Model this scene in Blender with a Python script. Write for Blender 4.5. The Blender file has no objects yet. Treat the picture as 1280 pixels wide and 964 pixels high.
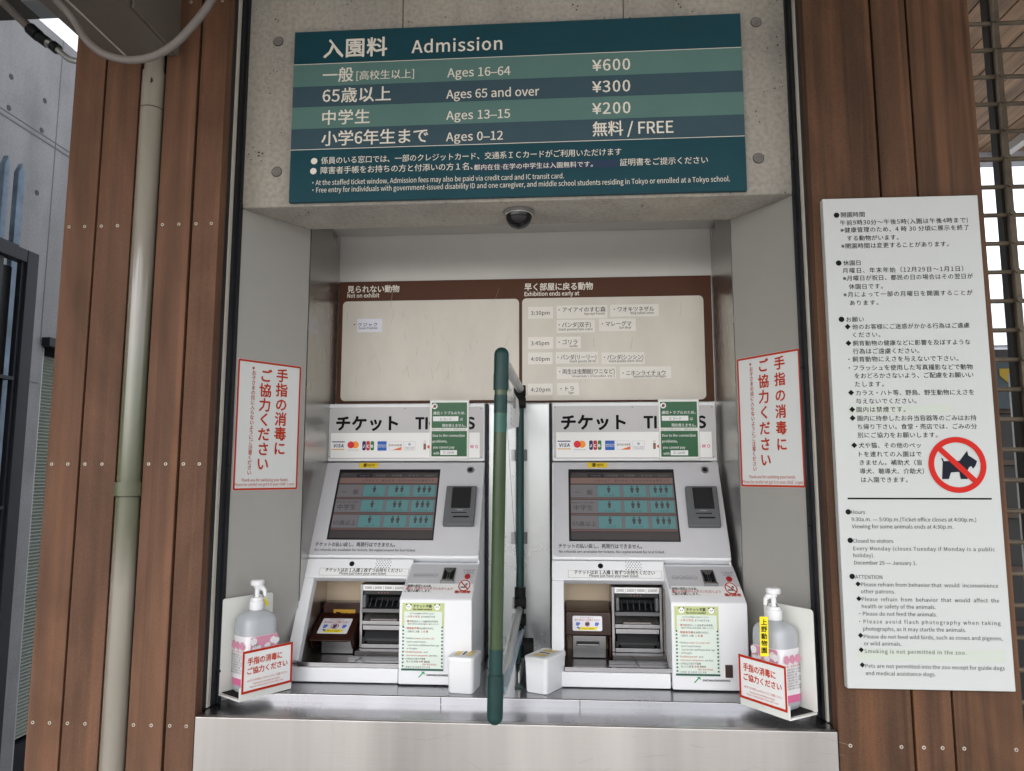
import bpy, bmesh, math, random, os
from mathutils import Vector, Matrix
random.seed(7)
D = bpy.data
SC = bpy.context.scene
COL = SC.collection
rad = math.radians

# ------------------------------------------------------------------ camera
F = 925.0; CX, CY = 640.0, 482.0           # focal length and centre in photo pixels (1280 wide)
PITCH, YAW = rad(6.8), rad(4.06)
CAM = Vector((0, 0, 1.45))
FWD = Vector((-math.sin(YAW)*math.cos(PITCH), math.cos(YAW)*math.cos(PITCH), math.sin(PITCH)))
RGT = Vector((math.cos(YAW), math.sin(YAW), 0))
UPV = RGT.cross(FWD)
cd = D.cameras.new('camera'); cam = D.objects.new('camera', cd); COL.objects.link(cam)
cd.sensor_width = 36; cd.lens = 36*F/1280; cd.clip_start = .05; cd.clip_end = 500
cam.matrix_world = Matrix(((RGT.x, UPV.x, -FWD.x, CAM.x), (RGT.y, UPV.y, -FWD.y, CAM.y), (RGT.z, UPV.z, -FWD.z, CAM.z), (0, 0, 0, 1)))
SC.camera = cam

# ------------------------------------------------------------------ world, sun, exposure
W = D.worlds.new('World'); SC.world = W; W.use_nodes = True
nt = W.node_tree; bg = nt.nodes['Background']
sky = nt.nodes.new('ShaderNodeTexSky'); sky.sky_type = 'NISHITA'; sky.sun_disc = False
sky.sun_elevation = rad(48); sky.sun_rotation = rad(200); sky.air_density = 1.0; sky.dust_density = 4.0; sky.ozone_density = 1.0
hs = nt.nodes.new('ShaderNodeHueSaturation'); hs.inputs['Saturation'].default_value = .25      # thin overcast
nt.links.new(sky.outputs[0], hs.inputs['Color']); nt.links.new(hs.outputs[0], bg.inputs[0]); bg.inputs[1].default_value = .13
sd = D.lights.new('sun', 'SUN'); sd.energy = 1.2; sd.angle = rad(14); sd.color = (1, .96, .9)
sun = D.objects.new('sun', sd); COL.objects.link(sun)
sun.rotation_euler = (rad(42), 0, rad(-20))
SC.view_settings.view_transform = 'Standard'; SC.view_settings.look = 'None'; SC.view_settings.gamma = 1
SC.view_settings.exposure = 2.05

# ------------------------------------------------------------------ materials
MATS = {}
def S(r, g, b):
    f = lambda c: (c/255/12.92) if c/255 <= .04045 else ((c/255+.055)/1.055)**2.4
    return (f(r), f(g), f(b))
def M(name, col=(.8, .8, .8), rough=.5, metal=0, var=0, vs=6, st=(1, 1, 1), bump=0, bs=60, bst=None, coat=0, trans=0, emit=0, rvar=0, ior=1.45, alpha=1, spec=None):
    if name in MATS: return MATS[name]
    m = D.materials.new(name); m.use_nodes = True; t = m.node_tree; N = t.nodes; L = t.links
    b = N['Principled BSDF']; c = (*col, 1)
    b.inputs['Base Color'].default_value = c; b.inputs['Roughness'].default_value = rough; b.inputs['Metallic'].default_value = metal
    b.inputs['Coat Weight'].default_value = coat; b.inputs['Coat Roughness'].default_value = .08
    b.inputs['Transmission Weight'].default_value = trans; b.inputs['IOR'].default_value = ior; b.inputs['Alpha'].default_value = alpha
    if spec is not None: b.inputs['Specular IOR Level'].default_value = spec
    if emit: b.inputs['Emission Color'].default_value = c; b.inputs['Emission Strength'].default_value = emit
    tc = N.new('ShaderNodeTexCoord')
    def noise(scale, stretch, det=4):
        mp = N.new('ShaderNodeMapping'); mp.inputs['Scale'].default_value = stretch; L.new(tc.outputs['Object'], mp.inputs[0])
        n = N.new('ShaderNodeTexNoise'); n.inputs['Scale'].default_value = scale; n.inputs['Detail'].default_value = det; n.inputs['Roughness'].default_value = .6
        L.new(mp.outputs[0], n.inputs['Vector']); return n
    if var:
        n = noise(vs, st); mr = N.new('ShaderNodeMapRange'); mr.inputs[1].default_value = .3; mr.inputs[2].default_value = .7
        mr.inputs[3].default_value = 1-var; mr.inputs[4].default_value = 1+var; L.new(n.outputs[0], mr.inputs[0])
        vm = N.new('ShaderNodeVectorMath'); vm.operation = 'SCALE'; vm.inputs[0].default_value = col; L.new(mr.outputs[0], vm.inputs['Scale']); L.new(vm.outputs[0], b.inputs['Base Color'])
    if rvar:
        n = noise(5, st); mr = N.new('ShaderNodeMapRange'); mr.inputs[1].default_value = .3; mr.inputs[2].default_value = .7
        mr.inputs[3].default_value = max(0.02, rough-rvar); mr.inputs[4].default_value = rough+rvar; L.new(n.outputs[0], mr.inputs[0]); L.new(mr.outputs[0], b.inputs['Roughness'])
    if bump:
        n = noise(bs, bst or st); bp = N.new('ShaderNodeBump'); bp.inputs['Strength'].default_value = bump; bp.inputs['Distance'].default_value = .002
        L.new(n.outputs[0], bp.inputs['Height']); L.new(bp.outputs[0], b.inputs['Normal'])
    MATS[name] = m; return m

def ramp(N, stops):
    r = N.new('ShaderNodeValToRGB'); e = r.color_ramp.elements
    e[0].position = stops[0][0]; e[0].color = (*stops[0][1], 1); e[1].position = stops[-1][0]; e[1].color = (*stops[-1][1], 1)
    for p, c in stops[1:-1]:
        q = e.new(p); q.color = (*c, 1)
    return r
def wood_mat(name, base, grain, per=.18, axis=2):
    m = D.materials.new(name); m.use_nodes = True; t = m.node_tree; N = t.nodes; L = t.links; b = N['Principled BSDF']
    tc = N.new('ShaderNodeTexCoord'); oi = N.new('ShaderNodeObjectInfo')
    off = N.new('ShaderNodeVectorMath'); off.operation = 'ADD'; L.new(tc.outputs['Object'], off.inputs[0])
    sc = N.new('ShaderNodeVectorMath'); sc.operation = 'SCALE'; sc.inputs[0].default_value = (7, 3, 11); L.new(oi.outputs['Random'], sc.inputs['Scale']); L.new(sc.outputs[0], off.inputs[1])
    def nz(s, st, det=5, dist=0):
        mp = N.new('ShaderNodeMapping'); mp.inputs['Scale'].default_value = st; L.new(off.outputs[0], mp.inputs[0])
        n = N.new('ShaderNodeTexNoise'); n.inputs['Scale'].default_value = s; n.inputs['Detail'].default_value = det; n.inputs['Distortion'].default_value = dist; L.new(mp.outputs[0], n.inputs[0]); return n
    lo = tuple(c*.50 for c in base); hi = tuple(c*k for c, k in zip(base, (1.65, 1.5, 1.35)))
    st = [1, 1, 1]; st[axis] = .028
    g = nz(34, st, 6, .6); r = ramp(N, [(.3, lo), (.5, base), (.72, hi)]); L.new(g.outputs[0], r.inputs[0])
    st2 = [1, 1, 1]; st2[axis] = .35
    p = nz(5, st2, 4, 1.5); pr = ramp(N, [(.35, (.78, .76, .74)), (.65, (1.15, 1.12, 1.1))]); L.new(p.outputs[0], pr.inputs[0])
    mx = N.new('ShaderNodeMix'); mx.data_type = 'RGBA'; mx.blend_type = 'MIX'; mx.inputs[0].default_value = 1-grain
    L.new(r.outputs[0], mx.inputs[6]); mx.inputs[7].default_value = (*base, 1)
    mu = N.new('ShaderNodeMix'); mu.data_type = 'RGBA'; mu.blend_type = 'MULTIPLY'; mu.inputs[0].default_value = 1
    L.new(mx.outputs[2], mu.inputs[6]); L.new(pr.outputs[0], mu.inputs[7])
    mr = N.new('ShaderNodeMapRange'); mr.inputs[3].default_value = 1-per; mr.inputs[4].default_value = 1+per; L.new(oi.outputs['Random'], mr.inputs[0])
    vm = N.new('ShaderNodeVectorMath'); vm.operation = 'SCALE'; L.new(mu.outputs[2], vm.inputs[0]); L.new(mr.outputs[0], vm.inputs['Scale'])
    # fine speckle of the wood flour
    f = nz(420, (1, 1, 1), 2); fr = ramp(N, [(.32, (.72, .7, .68)), (.62, (1.1, 1.1, 1.1))]); L.new(f.outputs[0], fr.inputs[0])
    m3 = N.new('ShaderNodeMix'); m3.data_type = 'RGBA'; m3.blend_type = 'MULTIPLY'; m3.inputs[0].default_value = .6
    L.new(vm.outputs[0], m3.inputs[6]); L.new(fr.outputs[0], m3.inputs[7]); L.new(m3.outputs[2], b.inputs['Base Color'])
    b.inputs['Roughness'].default_value = .6; b.inputs['Specular IOR Level'].default_value = .22
    bp = N.new('ShaderNodeBump'); bp.inputs['Strength'].default_value = .25; bp.inputs['Distance'].default_value = .002
    L.new(f.outputs[0], bp.inputs['Height']); L.new(bp.outputs[0], b.inputs['Normal'])
    MATS[name] = m; return m
def concrete_mat(name, base, pits=True, warm=(1.12, 1.05, .92), grit=.8):
    m = D.materials.new(name); m.use_nodes = True; t = m.node_tree; N = t.nodes; L = t.links; b = N['Principled BSDF']
    tc = N.new('ShaderNodeTexCoord')
    def nz(s, det=5, st=(1, 1, 1)):
        mp = N.new('ShaderNodeMapping'); mp.inputs['Scale'].default_value = st; L.new(tc.outputs['Object'], mp.inputs[0])
        n = N.new('ShaderNodeTexNoise'); n.inputs['Scale'].default_value = s; n.inputs['Detail'].default_value = det; L.new(mp.outputs[0], n.inputs[0]); return n
    a = nz(3.5, 8); r = ramp(N, [(.3, tuple(c*.78 for c in base)), (.5, base), (.7, tuple(c*w*1.08 for c, w in zip(base, warm)))]); L.new(a.outputs[0], r.inputs[0])
    c2 = nz(90, 6); r2 = ramp(N, [(.3, (.72, .71, .7)), (.6, (1.12, 1.12, 1.12))]); L.new(c2.outputs[0], r2.inputs[0])
    mu = N.new('ShaderNodeMix'); mu.data_type = 'RGBA'; mu.blend_type = 'MULTIPLY'; mu.inputs[0].default_value = grit
    L.new(r.outputs[0], mu.inputs[6]); L.new(r2.outputs[0], mu.inputs[7]); out = mu.outputs[2]
    # vertical water marks
    c3 = nz(9, 4, (1, 1, .12)); r3 = ramp(N, [(.35, (.82, .81, .79)), (.6, (1, 1, 1))]); L.new(c3.outputs[0], r3.inputs[0])
    m4 = N.new('ShaderNodeMix'); m4.data_type = 'RGBA'; m4.blend_type = 'MULTIPLY'; m4.inputs[0].default_value = .7
    L.new(out, m4.inputs[6]); L.new(r3.outputs[0], m4.inputs[7]); out = m4.outputs[2]
    if pits:
        v = N.new('ShaderNodeTexVoronoi'); v.inputs['Scale'].default_value = 75; v.inputs['Randomness'].default_value = 1; L.new(tc.outputs['Object'], v.inputs['Vector'])
        w = nz(14, 2); ad = N.new('ShaderNodeMath'); ad.operation = 'MULTIPLY_ADD'; L.new(w.outputs[0], ad.inputs[0]); ad.inputs[1].default_value = -.62; ad.inputs[2].default_value = .385
        lt = N.new('ShaderNodeMath'); lt.operation = 'LESS_THAN'; L.new(v.outputs['Distance'], lt.inputs[0]); L.new(ad.outputs[0], lt.inputs[1])
        m3 = N.new('ShaderNodeMix'); m3.data_type = 'RGBA'; L.new(lt.outputs[0], m3.inputs[0]); L.new(out, m3.inputs[6]); m3.inputs[7].default_value = (.035, .03, .027, 1); out = m3.outputs[2]
    L.new(out, b.inputs['Base Color']); b.inputs['Roughness'].default_value = .85
    bp = N.new('ShaderNodeBump'); bp.inputs['Strength'].default_value = .35; bp.inputs['Distance'].default_value = .003; L.new(c2.outputs[0], bp.inputs['Height']); L.new(bp.outputs[0], b.inputs['Normal'])
    MATS[name] = m; return m

WOOD = wood_mat('brown decking board', (.120, .062, .038), .45)
WOODG = wood_mat('brown grained board', (.098, .050, .028), .9)
WOODC = wood_mat('ceiling cedar board', (.36, .25, .165), .7, .12, 1)
CONC = concrete_mat('warm board concrete', (.37, .348, .315), warm=(1.04, 1.02, .97), grit=.6)
CONCN = concrete_mat('grey wall concrete', (.225, .226, .232), pits=False, warm=(1, 1, 1), grit=.35)
STEEL = M('brushed stainless', (.34, .34, .355), .24, 1, .05, 3, (1, 1, .04), .05, 300, (.03, 1, 1), rvar=.05)
STEELV = M('brushed stainless front', (.43, .415, .41), .34, 1, .2, 6, (1, 1, .05), .09, 300, (.03, 1, 1), rvar=.06)  # vertical streaks in the colour stand in for soft reflections
STEELM = M('polished stainless', (.46, .45, .43), .3, 1, .06, 4, (1, 1, .3), .03, 40, rvar=.04)
PANEL = M('satin grey lining', (.40, .39, .37), .42, .35, .05, 2.5, (1, 1, .4), .03, 200)
BACK = M('satin back lining', (.58, .57, .555), .36, .35, .05, 2, (1, 1, .2), .02, 100)
BLACK = M('black aluminium', (.012, .014, .018), .5, .1, spec=.25)
DARKGAP = M('gap shade black', (.01, .009, .008), .9)  # near-black colour, paints in the shade seen between planks
CAULK = M('pale sealant', (.5, .47, .42), .6, var=.1)
SCREW = M('screw head', (.48, .44, .38), .45, .3, .3, 2)
SCREWD = M('screw drive', (.06, .05, .04), .6, .5)
CASE = M('white machine casing', (.76, .77, .80), .38, 0, .03, 4, bump=.02, bs=200)
GREYP = M('light grey bezel', (.50, .50, .53), .42, 0, .03, 6)
HEADP = M('pale grey header panel', (.50, .49, .50), .45, 0, .05, 7)
WHITEP = M('white print', (.82, .82, .82), .5)
PAPER = M('white paper', (.76, .77, .77), .45, var=.02)
INK = M('black print', (.009, .009, .011), .7, spec=.1)
INKG = M('grey print', (.12, .12, .13), .7, spec=.1)
INKR = M('red print', (.44, .030, .012), .7, spec=.1)
INKB = M('brown board face', (.080, .029, .014), .5, var=.06, vs=12, bump=.03, spec=.25)
CREAM = M('worn whiteboard', (.60, .565, .505), .4, var=.07, vs=7, st=(1, 1, .5), rvar=.06)
STRIP = M('magnet strip white', (.72, .69, .64), .3, var=.04, vs=30)
STRIPW = M('bright paper strip', (.72, .73, .82), .4)
GREEN = M('dark green sleeve', (.006, .036, .034), .4, 0, .2, 14, bump=.05, spec=.4)
OLIVE = M('olive green pipe', (.028, .058, .018), .3, 0, .45, 10, (1, 1, .12), bump=.15, bs=90, coat=.3)
GALV = M('galvanised rail', (.5, .51, .5), .38, .6, .06)
RUBBER = M('black rubber', (.012, .012, .012), .7, spec=.2)
GLASS = M('clear acrylic', (.93, .96, .95), .06, 0, trans=1, ior=1.3)
BEIGE = M('beige chamber wall', (.46, .37, .27), .4, .35, .06, 9)
SMOKE = M('smoked brown cover', (.030, .009, .006), .24, 0, spec=.4)
BLKP = M('black plastic', (.014, .015, .017), .42, spec=.3)
DGREY = M('dark grey plastic', (.105, .11, .12), .4)
YEL = M('yellow sticker', (.72, .50, .02), .45)
PIPE = M('cream drain pipe', (.25, .225, .185), .22, 0, .2, 3, (1, 1, .25), coat=1, rvar=.08)
def algae(m, z0, z1, col):                 # green growth on one stretch of the pipe
    t = m.node_tree; N = t.nodes; L = t.links; b = N['Principled BSDF']; src = b.inputs['Base Color'].links[0].from_socket
    tc = N.new('ShaderNodeTexCoord'); sp = N.new('ShaderNodeSeparateXYZ'); L.new(tc.outputs['Object'], sp.inputs[0])
    n = N.new('ShaderNodeTexNoise'); n.inputs['Scale'].default_value = 9; mp = N.new('ShaderNodeMapping'); mp.inputs['Scale'].default_value = (1, 1, .3); L.new(tc.outputs['Object'], mp.inputs[0]); L.new(mp.outputs[0], n.inputs[0])
    a = N.new('ShaderNodeMath'); a.operation = 'MULTIPLY_ADD'; L.new(n.outputs[0], a.inputs[0]); a.inputs[1].default_value = .5; L.new(sp.outputs['Z'], a.inputs[2])
    r = ramp(N, [(0, (0, 0, 0)), (.3, (.75, .75, .75)), (.7, (.6, .6, .6)), (1, (0, 0, 0))]); mr = N.new('ShaderNodeMapRange'); mr.inputs[1].default_value = z0+.25; mr.inputs[2].default_value = z1+.25
    L.new(a.outputs[0], mr.inputs[0]); L.new(mr.outputs[0], r.inputs[0])
    mx = N.new('ShaderNodeMix'); mx.data_type = 'RGBA'; L.new(r.outputs[0], mx.inputs[0]); L.new(src, mx.inputs[6]); mx.inputs[7].default_value = (*col, 1); L.new(mx.outputs[2], b.inputs['Base Color'])
algae(PIPE, 1.2, 1.95, (.06, .08, .035))
HOSE = M('grey conduit', (.17, .15, .14), .5)
BEAMP = M('taupe painted steel', (.12, .104, .092), .45, var=.05)
BRIGHTR = M('bright red button', (.35, .01, .015), .3)

# ------------------------------------------------------------------ rays and planes
def ray(x, y): return FWD + RGT*((x-CX)/F) - UPV*((y-CY)/F)
def at(x, y, Y):
    d = ray(x, y); return CAM + d*(Y/d.y)
def onz(x, y, z):
    d = ray(x, y); return CAM + d*((z-CAM.z)/d.z)
def onx(x, y, X):
    d = ray(x, y); return CAM + d*(X/d.x)
class Plane:
    def __init__(s, O, U, V, shift=(0, 0, 0)):
        s.O = Vector(O); s.U = Vector(U).normalized(); s.V = Vector(V).normalized(); s.N = s.U.cross(s.V); s.sh = Vector(shift)
    def uv(s, x, y):
        d = ray(x, y); q = CAM + d*((s.O-CAM).dot(s.N)/d.dot(s.N)) - s.O
        return q.dot(s.U), q.dot(s.V)
    def pt(s, u, v, d=0): return s.O + s.U*u + s.V*v + s.N*d + s.sh
def wallplane(Y, shift=(0, 0, 0)): return Plane((0, Y, 0), (1, 0, 0), (0, 0, 1), shift)

# ------------------------------------------------------------------ objects
ORG = {}
def tag(o, label=None, cat=None, group=None, kind=None):
    for k, v in (('label', label), ('category', cat), ('group', group), ('kind', kind)):
        if v: o[k] = v
    return o
def thing(name, label, cat, loc, group=None):
    o = D.objects.new(name, None); COL.objects.link(o); o.location = loc; ORG[o.name] = Vector(loc); o.empty_display_size = .1
    return tag(o, label, cat, group)
class MB:
    def __init__(s): s.v = []; s.f = []
    def add(s, vs, fs):
        b = len(s.v); s.v += [Vector(p) for p in vs]; s.f += [tuple(i+b for i in f) for f in fs]; return s
    def box(s, x0, x1, y0, y1, z0, z1):
        v = [(x, y, z) for z in (z0, z1) for y in (y0, y1) for x in (x0, x1)]
        return s.add(v, [(0, 2, 3, 1), (4, 5, 7, 6), (0, 1, 5, 4), (2, 6, 7, 3), (0, 4, 6, 2), (1, 3, 7, 5)])
    def slab(s, P, poly, d0, d1):           # polygon in plane coords, from depth d0 to d1
        n = len(poly); a = [P.pt(u, v, d0) for u, v in poly]; b = [P.pt(u, v, d1) for u, v in poly]
        return s.add(a+b, [tuple(range(n-1, -1, -1)), tuple(range(n, 2*n))]+[(i, (i+1) % n, n+(i+1) % n, n+i) for i in range(n)])
    def sheet(s, P, poly, d):
        return s.add([P.pt(u, v, d) for u, v in poly], [tuple(range(len(poly)))])
    def profx(s, prof, x0, x1):             # polygon of (y,z) swept along x
        n = len(prof); a = [(x0, y, z) for y, z in prof]; b = [(x1, y, z) for y, z in prof]
        return s.add(a+b, [tuple(range(n)), tuple(range(2*n-1, n-1, -1))]+[(i, n+i, n+(i+1) % n, (i+1) % n) for i in range(n)])
    def tube(s, pts, r, seg=16, cap=True):
        pts = [Vector(p) for p in pts]; rs = r if isinstance(r, (list, tuple)) else [r]*len(pts); rings = []
        ref = Vector((0.03, .02, 1)) if abs((pts[1]-pts[0]).normalized().z) < .9 else Vector((1, .02, .03))
        for i, p in enumerate(pts):
            t = (pts[min(i+1, len(pts)-1)]-pts[max(i-1, 0)])
            if t.length < 1e-9: t = pts[-1]-pts[0]
            t.normalize(); a = t.cross(ref).normalized(); b = t.cross(a)
            rings.append([p+(a*math.cos(2*math.pi*k/seg)+b*math.sin(2*math.pi*k/seg))*rs[i] for k in range(seg)])
        vs = [q for rr in rings for q in rr]; fs = []
        for i in range(len(pts)-1):
            for k in range(seg): fs.append((i*seg+k, i*seg+(k+1) % seg, (i+1)*seg+(k+1) % seg, (i+1)*seg+k))
        if cap: fs += [tuple(range(seg-1, -1, -1)), tuple((len(pts)-1)*seg+k for k in range(seg))]
        return s.add(vs, fs)
    def loft(s, secs):                       # closed rings of equal length
        n = len(secs[0]); vs = [q for r in secs for q in r]; fs = []
        for i in range(len(secs)-1):
            for k in range(n): fs.append((i*n+k, i*n+(k+1) % n, (i+1)*n+(k+1) % n, (i+1)*n+k))
        fs += [tuple(range(n-1, -1, -1)), tuple((len(secs)-1)*n+k for k in range(n))]
        return s.add(vs, fs)
    def make(s, name, mat, parent=None, bevel=0, smooth=False, mats=None, seg=2):
        org = ORG[parent.name] if parent else Vector((0, 0, 0))
        me = D.meshes.new(name); me.from_pydata([p-org for p in s.v], [], s.f); me.update()
        bm = bmesh.new(); bm.from_mesh(me); bmesh.ops.recalc_face_normals(bm, faces=bm.faces) if not getattr(s, 'raw', False) else None
        bm.to_mesh(me); bm.free()
        me.materials.append(mat)
        o = D.objects.new(name, me); COL.objects.link(o)
        if parent: o.parent = parent
        ORG[o.name] = org
        if smooth:
            for p in me.polygons: p.use_smooth = True
        if bevel:
            b = o.modifiers.new('bevel', 'BEVEL'); b.width = bevel; b.segments = seg; b.limit_method = 'ANGLE'; b.angle_limit = rad(40)
            for p in me.polygons: p.use_smooth = True
            w = o.modifiers.new('wn', 'WEIGHTED_NORMAL'); w.keep_sharp = True
        elif smooth:
            try: me.set_sharp_from_angle(angle=rad(38))
            except Exception: pass
        return o
def struct(o): o['kind'] = 'structure'; return o
def rr(u0, v0, u1, v1, r, n=5):
    u0, u1 = min(u0, u1), max(u0, u1); v0, v1 = min(v0, v1), max(v0, v1); r = min(r, (u1-u0)/2.01, (v1-v0)/2.01); out = []
    for cx, cy, a0 in ((u1-r, v1-r, 0), (u0+r, v1-r, 90), (u0+r, v0+r, 180), (u1-r, v0+r, 270)):
        for k in range(n+1):
            a = rad(a0+90*k/n); out.append((cx+r*math.cos(a), cy+r*math.sin(a)))
    return out
def circ(u, v, r, n=24): return [(u+r*math.cos(2*math.pi*k/n), v+r*math.sin(2*math.pi*k/n)) for k in range(n)]

# ------------------------------------------------------------------ lettering
FONT = None
try:
    FONT = D.fonts.load(os.path.join(bpy.utils.system_resource('DATAFILES'), 'fonts', 'Noto Sans CJK Regular.woff2'))
except Exception:
    FONT = None
_tc = D.curves.new('type_setting', 'FONT'); _to = D.objects.new('type_setting', _tc)
_sc = D.scenes.new('type_setting'); _sc.collection.objects.link(_to)
BFONT = _tc.font
if FONT: _tc.font = FONT
CHARS = ''.join(chr(c) for c in range(33, 127))+'¥·ñ–—※⬇\u3000、。〜あいうえおかがきくけこごさしすずせそただちっつてでとどなにのはぼまみむめもやよらりるれろをんアイウオカキクグケコゴサザシジスダチッツトドニネハパフブペホマャヤュョラリルレワン・ー一上下不与両中了事交人介他付以休住体使係信健優免入内円再写分別利前力助動午協原厳参及双取口合名員器因国園在堂場声売変始子学孩客害容導小屋展帰帳年店康弁当影後徒必忘惑惠意慮戻手払持指提撮故文料方日早明時曜更書月末枚校森様歳毒民気注消添火為無煙物犬猫現理生用発皮目盲看真示祝票禁私窓等简管系細終繁翌者聴育膚般虫行補要見証読請費迷通連遠部都配野金開間障需響頃項願類食飼館體高鳥국료무및보세애어요인자장증표하한호확（）１６ＣＩ'
CACHE = {}
def _rows(lines, res):
    _tc.body = '\n'.join(lines); _tc.resolution_u = res
    m = _to.to_mesh(); co = [(p.co.x, p.co.y) for p in m.vertices]; rows = [([], [], {}) for _ in lines]
    for q in m.polygons:
        vs = tuple(q.vertices); r = int(round(-(co[vs[0]][1]-EM*.38)/PL_)); V, Fc, mp = rows[r]; f = []
        for i in vs:
            if i not in mp: mp[i] = len(V); V.append((co[i][0], co[i][1]+r*PL_))
            f.append(mp[i])
        Fc.append(tuple(f))
    _to.to_mesh_clear(); return rows
def _set(chs, res):                         # each character on a line of its own, a few at a time; keeps outline and advance
    if EM*.0 == 0:
        mx = max(p[0] for p in _rows(['国'], res)[0][0])
    for i in range(0, len(chs), 12):
        part = chs[i:i+12]; rows = _rows([l for c in part for l in (c, c+'国')], res)
        for k, c in enumerate(part):
            CACHE[(c, res)] = (rows[2*k][0], rows[2*k][1], max(p[0] for p in rows[2*k+1][0])-mx)
def _probe():
    _tc.body = '国'; _tc.size = 1; _tc.space_line = 3.0
    f = lambda: [(p.co.x, p.co.y) for p in _to.to_mesh().vertices]
    a = f(); _tc.body = '国国'; b = f(); _tc.body = '国\n国'; c = f(); _to.to_mesh_clear()
    return max(p[0] for p in b)-max(p[0] for p in a), min(p[1] for p in a)-min(p[1] for p in c)
EM, PL_ = _probe(); EM0 = EM
_set(CHARS[:94], 2)
if FONT:                                    # the built-in face falls back to the same ideographs and loads them faster
    _tc.font = D.fonts.get('Bfont Regular') or D.fonts.get('Bfont') or BFONT
    EM, PL_ = _probe()
_set(CHARS[94:], 2)
KS = EM0/EM
for (c_, r_), (v_, f_, a_) in list(CACHE.items()):
    if c_ in CHARS[94:]: CACHE[(c_, r_)] = ([(p[0]*KS, p[1]*KS) for p in v_], f_, a_*KS)
EM = EM0
def glyph(c, res):
    if (c, res) not in CACHE: _set(c, res)
    return CACHE[(c, res)]
def layout(txt, bold, res, track=0.0):
    v = []; f = []; x = 0
    for c in txt:
        if c == ' ': x += .25*EM+track; continue
        if c == '　': x += EM+track; continue
        gv, gf, ad = glyph(c, res); b = len(v); v += [(p[0]+x, p[1]) for p in gv]; f += [tuple(i+b for i in q) for q in gf]; x += ad+track
    return v, f
def strokes(bold):                          # a heavier weight is struck several times with small shifts
    s = bold*EM*.016
    if bold < .15: return [(0, 0)]
    if bold < .6: return [(-s, 0), (s, 0)]
    if bold < 1.2: return [(-s, -s*.6), (s, -s*.6), (-s, s*.6), (s, s*.6)]
    return [(s*math.cos(k*math.pi/4), s*math.sin(k*math.pi/4)) for k in range(8)]
class Ink:
    def __init__(s, P, parent, name='lettering', d=.0007): s.P = P; s.parent = parent; s.name = name; s.d = d; s.b = {}; s.n = 0
    def mb(s, mat):
        if mat.name not in s.b:
            q = MB(); q.raw = True; s.b[mat.name] = (q, mat, s.name)
        return s.b[mat.name][0]
    def text(s, mat, txt, x, y, x1, em, bold=.0, d=None, y1=None, slant=0):
        u0, v0 = s.P.uv(x, y); u1, _ = s.P.uv(x1, y if y1 is None else y1); _, vt = s.P.uv(x, y-em); h = abs(vt-v0)
        s.tuv(mat, txt, u0, v0, u1-u0, h, bold, d, slant)
    def tuv(s, mat, txt, u0, v0, w, h, bold=0, d=None, slant=0):
        k = h/EM; res = 2
        v, f = layout(txt, bold, res)
        if not v: return
        n = len(txt); a0 = min(p[0] for p in v); w1 = (max(p[0] for p in v)-a0)*k; kx = k
        if w and n > 1:
            tr = max(-.012*EM, min((w-w1)/(n-1)/k, .6*EM))
            v, f = layout(txt, bold, res, tr); a0 = min(p[0] for p in v); kx = w/((max(p[0] for p in v)-a0))
        dd = s.d if d is None else d; P = s.P
        for j, (sx_, sy_) in enumerate(strokes(bold)): s.mb(mat).add([P.pt(u0+(a-a0+sx_)*kx+b*k*slant, v0+(b+sy_)*k, dd+.00003*j) for a, b in v], f)
    def vtext(s, mat, txt, xt, yt, xb, yb, em, bold=0):      # one glyph under another, first glyph's top to last glyph's bottom
        u, v0 = s.P.uv(xt, yt); _, v1 = s.P.uv(xb, yb); n = len(txt); _, q = s.P.uv(xt, yt+em); h = abs(v0-q); step = (v0-v1-h)/(n-1)
        ub, _ = s.P.uv(xb, yb); k = h/EM
        for i, ch in enumerate(txt):
            v, f = layout(ch, bold, 2)
            uu = u+(ub-u)*i/(n-1); vc = v0-h*.88-i*step
            for j, (sx_, sy_) in enumerate(strokes(bold)): s.mb(mat).add([s.P.pt(uu+(a+sx_-EM*.5)*k, vc+(b+sy_)*k, s.d+.00003*j) for a, b in v], f)
    def poly(s, mat, pts, d=None): s.mb(mat).add([s.P.pt(*s.P.uv(x, y), s.d if d is None else d) for x, y in pts], [tuple(range(len(pts)))])
    def puv(s, mat, pts, d=None): s.mb(mat).add([s.P.pt(u, v, s.d if d is None else d) for u, v in pts], [tuple(range(len(pts)))])
    def rect(s, mat, x0, y0, x1, y1, d=None, r=0):
        a = s.P.uv(x0, y0); b = s.P.uv(x1, y1)
        s.puv(mat, rr(*a, *b, r) if r else [(a[0], b[1]), (b[0], b[1]), (b[0], a[1]), (a[0], a[1])], d)
    def frame(s, mat, a, b, w, r=0, d=None, n=5):             # ring between two rounded rectangles, plane coords
        o = rr(*a, *b, max(r, .0005), n); u0, u1 = sorted((a[0], b[0])); v0, v1 = sorted((a[1], b[1]))
        i = rr(u0+w, v0+w, u1-w, v1-w, max(r-w, .0003), n); dd = s.d if d is None else d; m = len(o)
        s.mb(mat).add([s.P.pt(u, v, dd) for u, v in o+i], [(k, (k+1) % m, m+(k+1) % m, m+k) for k in range(m)])
    def ring(s, mat, u, v, r0, r1, d=None, n=36):
        o = circ(u, v, r0, n); i = circ(u, v, r1, n); dd = s.d if d is None else d
        s.mb(mat).add([s.P.pt(a, b, dd) for a, b in o+i], [(k, (k+1) % n, n+(k+1) % n, n+k) for k in range(n)])
    def flush(s):
        for q, mat, nm in s.b.values():
            if q.f: q.make(nm, mat, s.parent)
        s.b = {}
def Z(k, x0, y0): return lambda x, y: (x0+x/k, y0+y/k)        # measured on an enlargement of the photograph

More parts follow.
